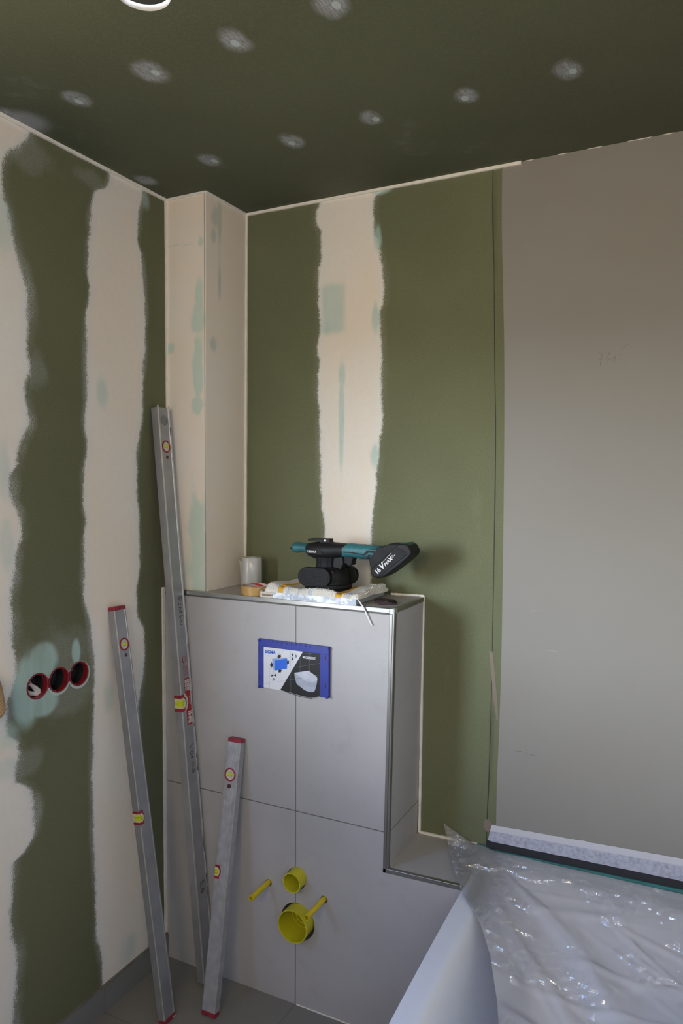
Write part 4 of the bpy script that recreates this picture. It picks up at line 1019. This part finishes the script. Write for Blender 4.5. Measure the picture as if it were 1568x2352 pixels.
# side dust plates with honeycomb face
nb = NB('honeycomb'); vo = nb.n.new('ShaderNodeTexVoronoi'); vo.inputs['Scale'].default_value = 260; vo.inputs['Randomness'].default_value = .15; nb.l.new(nb.co, vo.inputs['Vector'])
vd = S(nb, vo.outputs['Distance']); dd = nb.noise(110, 5, .8)
nb.bump(nb.sm(vd, .25, .6) * -1.0, .8, .0015)
M_hc = nb.fin(nb.mix(nb.sm(dd, .68, .78) * .5, nb.mix(nb.sm(vd, .2, .6), (.030, .030, .034), (.012, .012, .013)), (.25, .24, .23)), .5, spec=.25)
for yy, s_, nm in ((-.2140, 1, 'f'), (-.098, -1, 'b')):
    cx_ = .5405 if s_ == 1 else .5800
    b = B(); prism(b, rrect(cx_ - .0545, cx_ + .0545, 1.2700, 1.3275, .0285, 12), yy, yy + s_ * .020); pl_ = obj('side_weight', b, M_sb, sd, bevel=.003, seg=3)
    if s_ == 1:
        b = B(); prism(b, rrect(cx_ - .050, cx_ + .050, 1.2740, 1.3235, .0245, 12), yy - .0008, yy + .002); obj('honeycomb_face', b, M_hc, pl_)
        b = B(); cyl(b, (cx_, yy - .002, 1.2985), (cx_, yy, 1.2985), .0045, n=20); obj('screw', b, M_sk, pl_)
b = B(); box(b, .515, .600, -.198, -.108, 1.272, 1.322); obj('gear_block', b, M_sb, sd, bevel=.008, seg=3)
# neck with ribs
b = B(); n = 60; rg = []
for z_, r_ in ((1.318, .040), (1.326, .0345), (1.338, .0325), (1.350, .035), (1.356, .036)):
    rg.append([(.5525 + math.cos(2 * PI * i / n) * r_ * (1 + (.02 if i % 4 < 2 else -.02)), SY + math.sin(2 * PI * i / n) * r_ * .95 * (1 + (.02 if i % 4 < 2 else -.02)), z_) for i in range(n)])
loft(b, rg); obj('ribbed_neck', b, M_sk, sd, smooth=True)
def body(bm, st, skew=0.0, n=36, pw=2.4):
    rg = []
    for x, zb, zt, ry in st:
        zc, hz = (zb + zt) / 2, (zt - zb) / 2; r_ = []
        for i in range(n):
            a = 2 * PI * i / n; ca, sa = math.cos(a), math.sin(a)
            py = SY + ry * math.copysign(abs(ca) ** (2 / pw), ca); pz = zc + hz * math.copysign(abs(sa) ** (2 / pw), sa)
            r_.append((x + skew * (pz - zc), py, pz))
        rg.append(r_)
    return loft(bm, rg)
obj('motor_housing', body(B(), [(.484, 1.366, 1.388, .014), (.489, 1.361, 1.392, .022), (.500, 1.354, 1.396, .031), (.520, 1.3475, 1.3985, .036), (.545, 1.347, 1.400, .037), (.570, 1.349, 1.400, .035), (.592, 1.354, 1.399, .030), (.615, 1.357, 1.398, .026), (.640, 1.358, 1.397, .0245), (.70, 1.358, 1.395, .024)]), M_sb, sd, smooth=True)
obj('grip', body(B(), [(.606, 1.3555, 1.3990, .0262), (.625, 1.3560, 1.3985, .0260), (.655, 1.3570, 1.3975, .0255), (.690, 1.3565, 1.3965, .0255), (.720, 1.3550, 1.3960, .0258), (.738, 1.3545, 1.3950, .0258)], skew=1.0), M_st, sd, smooth=True)
obj('front_handle', body(B(), [(.4315, 1.374, 1.382, .006), (.4330, 1.367, 1.388, .013), (.438, 1.3630, 1.392, .018), (.447, 1.3615, 1.3945, .020), (.458, 1.3625, 1.3945, .0195), (.472, 1.3655, 1.3925, .0175), (.488, 1.3625, 1.3925, .020)], pw=2.1), M_st, sd, smooth=True)
b = B(); body(b, [(.4315, 1.3735, 1.3785, .015), (.4345, 1.3730, 1.3795, .0178), (.441, 1.3745, 1.3800, .0190)], pw=3); obj('handle_slot', b, M_sk, sd)
yg = SY - .0262
st1 = [(.6177, 1.3759), (.644, 1.3761), (.6843, 1.3708), (.6956, 1.383), (.7182, 1.3823), (.7266, 1.3793), (.7239, 1.3753), (.7013, 1.3768), (.6886, 1.3679), (.644, 1.3727), (.6192, 1.3728)]
b = B(); prism(b, st1, yg - .0004, yg + .004); prism(b, [(.7012, 1.3884), (.7294, 1.3892), (.7294, 1.3868), (.7012, 1.3859)], yg + .0005, yg + .006); prism(b, [(.6872, 1.3585), (.7013, 1.3711), (.7084, 1.3707), (.6958, 1.3580)], yg - .0002, yg + .005)
obj('grip_stripe', b, M_sk, sd)
b = B()
for k in range(8): prism(b, [(.640 + k * .009, 1.3960), (.6445 + k * .009, 1.3960), (.6435 + k * .009, 1.3976), (.641 + k * .009, 1.3976)], SY - .010, SY + .010); 
obj('grip_ridge', b, M_st, sd); b = B()
for k in range(5): prism(b, [(.668 + k * .009, 1.3560), (.6725 + k * .009, 1.3560), (.6715 + k * .009, 1.3552), (.669 + k * .009, 1.3552)], SY - .022, SY + .010)
obj('grip_ridge', b, M_st, sd)
# paddle lever on top
b = B(); prism(b, [(.4915, 1.4035), (.4945, 1.4080), (.5000, 1.4088), (.5650, 1.4105), (.5675, 1.4000), (.585, 1.3975), (.585, 1.3940), (.535, 1.3940), (.532, 1.4000), (.500, 1.4010)], SY - .013, SY + .013); lv = obj('lever', b, M_sb, sd, bevel=.0012)
b = B(); cyl(b, (.5525, SY - .0145, 1.4048), (.5525, SY - .010, 1.4048), .0030, n=16); obj('pivot_pin', b, pm('chrome', (.8, .8, .8), .15, 1.0), lv, smooth=True)
# label
b = B(); prism(b, rrect(.4985, .5550, 1.3660, 1.3785, .0018, 3), SY - .0378, SY - .030); obj('name_plate', b, M_sk, sd)
b = text_bm('BIHUI', .0098, .0002, bold=.0003); b.transform(frame((.5105, SY - .0381, 1.3690), (1, 0, 0), (0, 0, 1))); obj('lettering', b, pm('logo_white', (.55, .55, .55), .5), sd)
b = B(); prism(b, [(.5030, 1.3690), (.5090, 1.3690), (.5090, 1.3760), (.5045, 1.3760), (.5030, 1.3745)], SY - .0381, SY - .0375); prism(b, [(.5050, 1.3710), (.5072, 1.3710), (.5072, 1.3722), (.5050, 1.3722)], SY - .0383, SY - .0378); obj('logo_mark', b, pm('logo_teal', (.03, .20, .22), .5), sd)
# trigger group / dust spout under the grip
b = B(); prism(b, [(.5854, 1.3560), (.6149, 1.3600), (.6170, 1.3480), (.6170, 1.3380), (.6092, 1.3221), (.5944, 1.3200), (.580, 1.3290)], SY - .022, SY + .022); obj('spout', b, M_sb, sd, bevel=.003, seg=3)
b = B(); prism(b, [(.6120, 1.3560), (.6207, 1.3610), (.6455, 1.3597), (.6456, 1.3530), (.6430, 1.3500), (.6413, 1.3360), (.6380, 1.3338), (.6280, 1.3338), (.6240, 1.3400), (.6160, 1.3400), (.6110, 1.3300), (.6092, 1.3350)], SY - .016, SY + .016); obj('trigger', b, M_sk, sd, bevel=.002, seg=3)
# battery and its foot
BAT = [(.7129, 1.3308), (.7116, 1.3178), (.7187, 1.3079), (.7328, 1.3049), (.7467, 1.3071), (.7633, 1.3158), (.8068, 1.349), (.8361, 1.3758), (.8382, 1.386), (.8278, 1.4040), (.817, 1.4085), (.7981, 1.4070), (.7873, 1.3975)]
b = B(); prism(b, BAT, SY - .036, SY + .036); bat = obj('battery', b, M_sb, sd, bevel=.006, seg=3)
b = B(); prism(b, [(.7195, 1.3290), (.7185, 1.3170), (.7245, 1.3110), (.7335, 1.3095), (.7450, 1.3120), (.8260, 1.3790), (.8230, 1.3860), (.7960, 1.3975)], SY - .0368, SY - .030); obj('battery_face', b, M_sk, bat, bevel=.002)
def rel(p): return p
tx = Vector((.0522, 0, .0555)).normalized()
tz = Vector((-tx.z, 0, tx.x))
b = text_bm('16', .0185, .0003, bold=.0009); b.transform(frame((.7335, SY - .0372, 1.3155), tx, tz)); obj('lettering', b, pm('battery_white', (.62, .62, .62), .5), bat)
b = text_bm('V', .0225, .0003, bold=.0010, shear=.25); b.transform(frame(Vector((.7335, SY - .0372, 1.3155)) + tx * .0205 - tz * .001, tx, tz)); obj('lettering', b, bpy.data.materials['battery_white'], bat)
b = text_bm('MAX', .0142, .0003, bold=.0006, shear=.25); b.transform(frame(Vector((.7335, SY - .0372, 1.3155)) + tx * .0360 - tz * .002, tx, tz)); obj('lettering', b, bpy.data.materials['battery_white'], bat)
b = text_bm('2.0Ah\nLITHIUM', .0045, .0003); b.transform(frame(Vector((.7335, SY - .0372, 1.3155)) + tx * .0655 + tz * .0045, tx, tz)); obj('lettering', b, bpy.data.materials['battery_white'], bat)
P0 = Vector((.7335, SY - .0372, 1.3155)) + tx * .033 + tz * .0125
b = B(); vv = [P0, P0 + tx * .044, P0 + tx * .044 + tz * .0010, P0 + tz * .0010]; loft(b, [[v for v in vv], [v + Vector((0, .0004, 0)) for v in vv]]); obj('underline', b, bpy.data.materials['battery_white'], bat)
b = B(); prism(b, [(.7050, 1.3530), (.7055, 1.3614), (.7266, 1.3845), (.7300, 1.3960), (.7488, 1.3950), (.7653, 1.4050), (.7960, 1.4060), (.7960, 1.4000), (.7150, 1.3290), (.7072, 1.3400)], SY - .031, SY + .031); obj('battery_foot', b, M_sk, sd, bevel=.004, seg=3)
b = B(); prism(b, [(.7985, 1.4070), (.817, 1.4093), (.8262, 1.4045), (.8210, 1.3990), (.8050, 1.4010)], SY - .0285, SY + .0285); obj('release_button', b, M_st, bat, bevel=.001)

# pencil notes on the right board
fyw = -.0004
def wall_strokes(strokes, x0_, z0_, sc_, w_=.0005):
    b = B()
    for s_ in strokes:
        pts = [(x0_ + a * sc_, z0_ + h * sc_) for a, h in s_]
        for p, q_ in zip(pts, pts[1:]): prism(b, ln(p, q_, w_), fyw, 0.0002)
    return b
wb = bpy.data.objects['wall_back']
M_pen = pm('pencil', (.14, .13, .115), .7)
W['wall_back'] = Matrix.Identity(4)
b = wall_strokes([[(0, .95), (.28, 1.0), (.15, .5), (.12, .05)], [(0, .5), (.3, .52)], [(.75, 1.0), (.55, .45), (.6, .38), (1.15, .62)], [(1.2, .75), (1.1, .2)], [(1.78, 1.28), (1.82, 1.40), (2.1, 1.52)], [(1.62, 1.2), (1.68, 1.33)], [(1.5, .8), (1.62, .72)], [(1.6, 0.05), (1.85, .08)]], 1.3024, 1.898, .036)
obj('pencil_note', b, M_pen, wb)
b = wall_strokes([[(0, 0), (.25, .02)], [(.45, -.02), (.95, -.08)]], 1.0945, .8020, .065, .0006); obj('pencil_note', b, M_pen, wb)
b = B(); prism(b, ln((1.1739, 1.107), (1.2088, 1.1059), .0006), fyw, .0002); prism(b, ln((1.2088, 1.1059), (1.2094, 1.0712), .0004), fyw, .0002); prism(b, ln((1.1355, 1.2171), (1.1696, 1.2175), .0005), fyw, .0002)
obj('scratch_mark', b, pm('scratch', (.34, .33, .32), .6), wb)
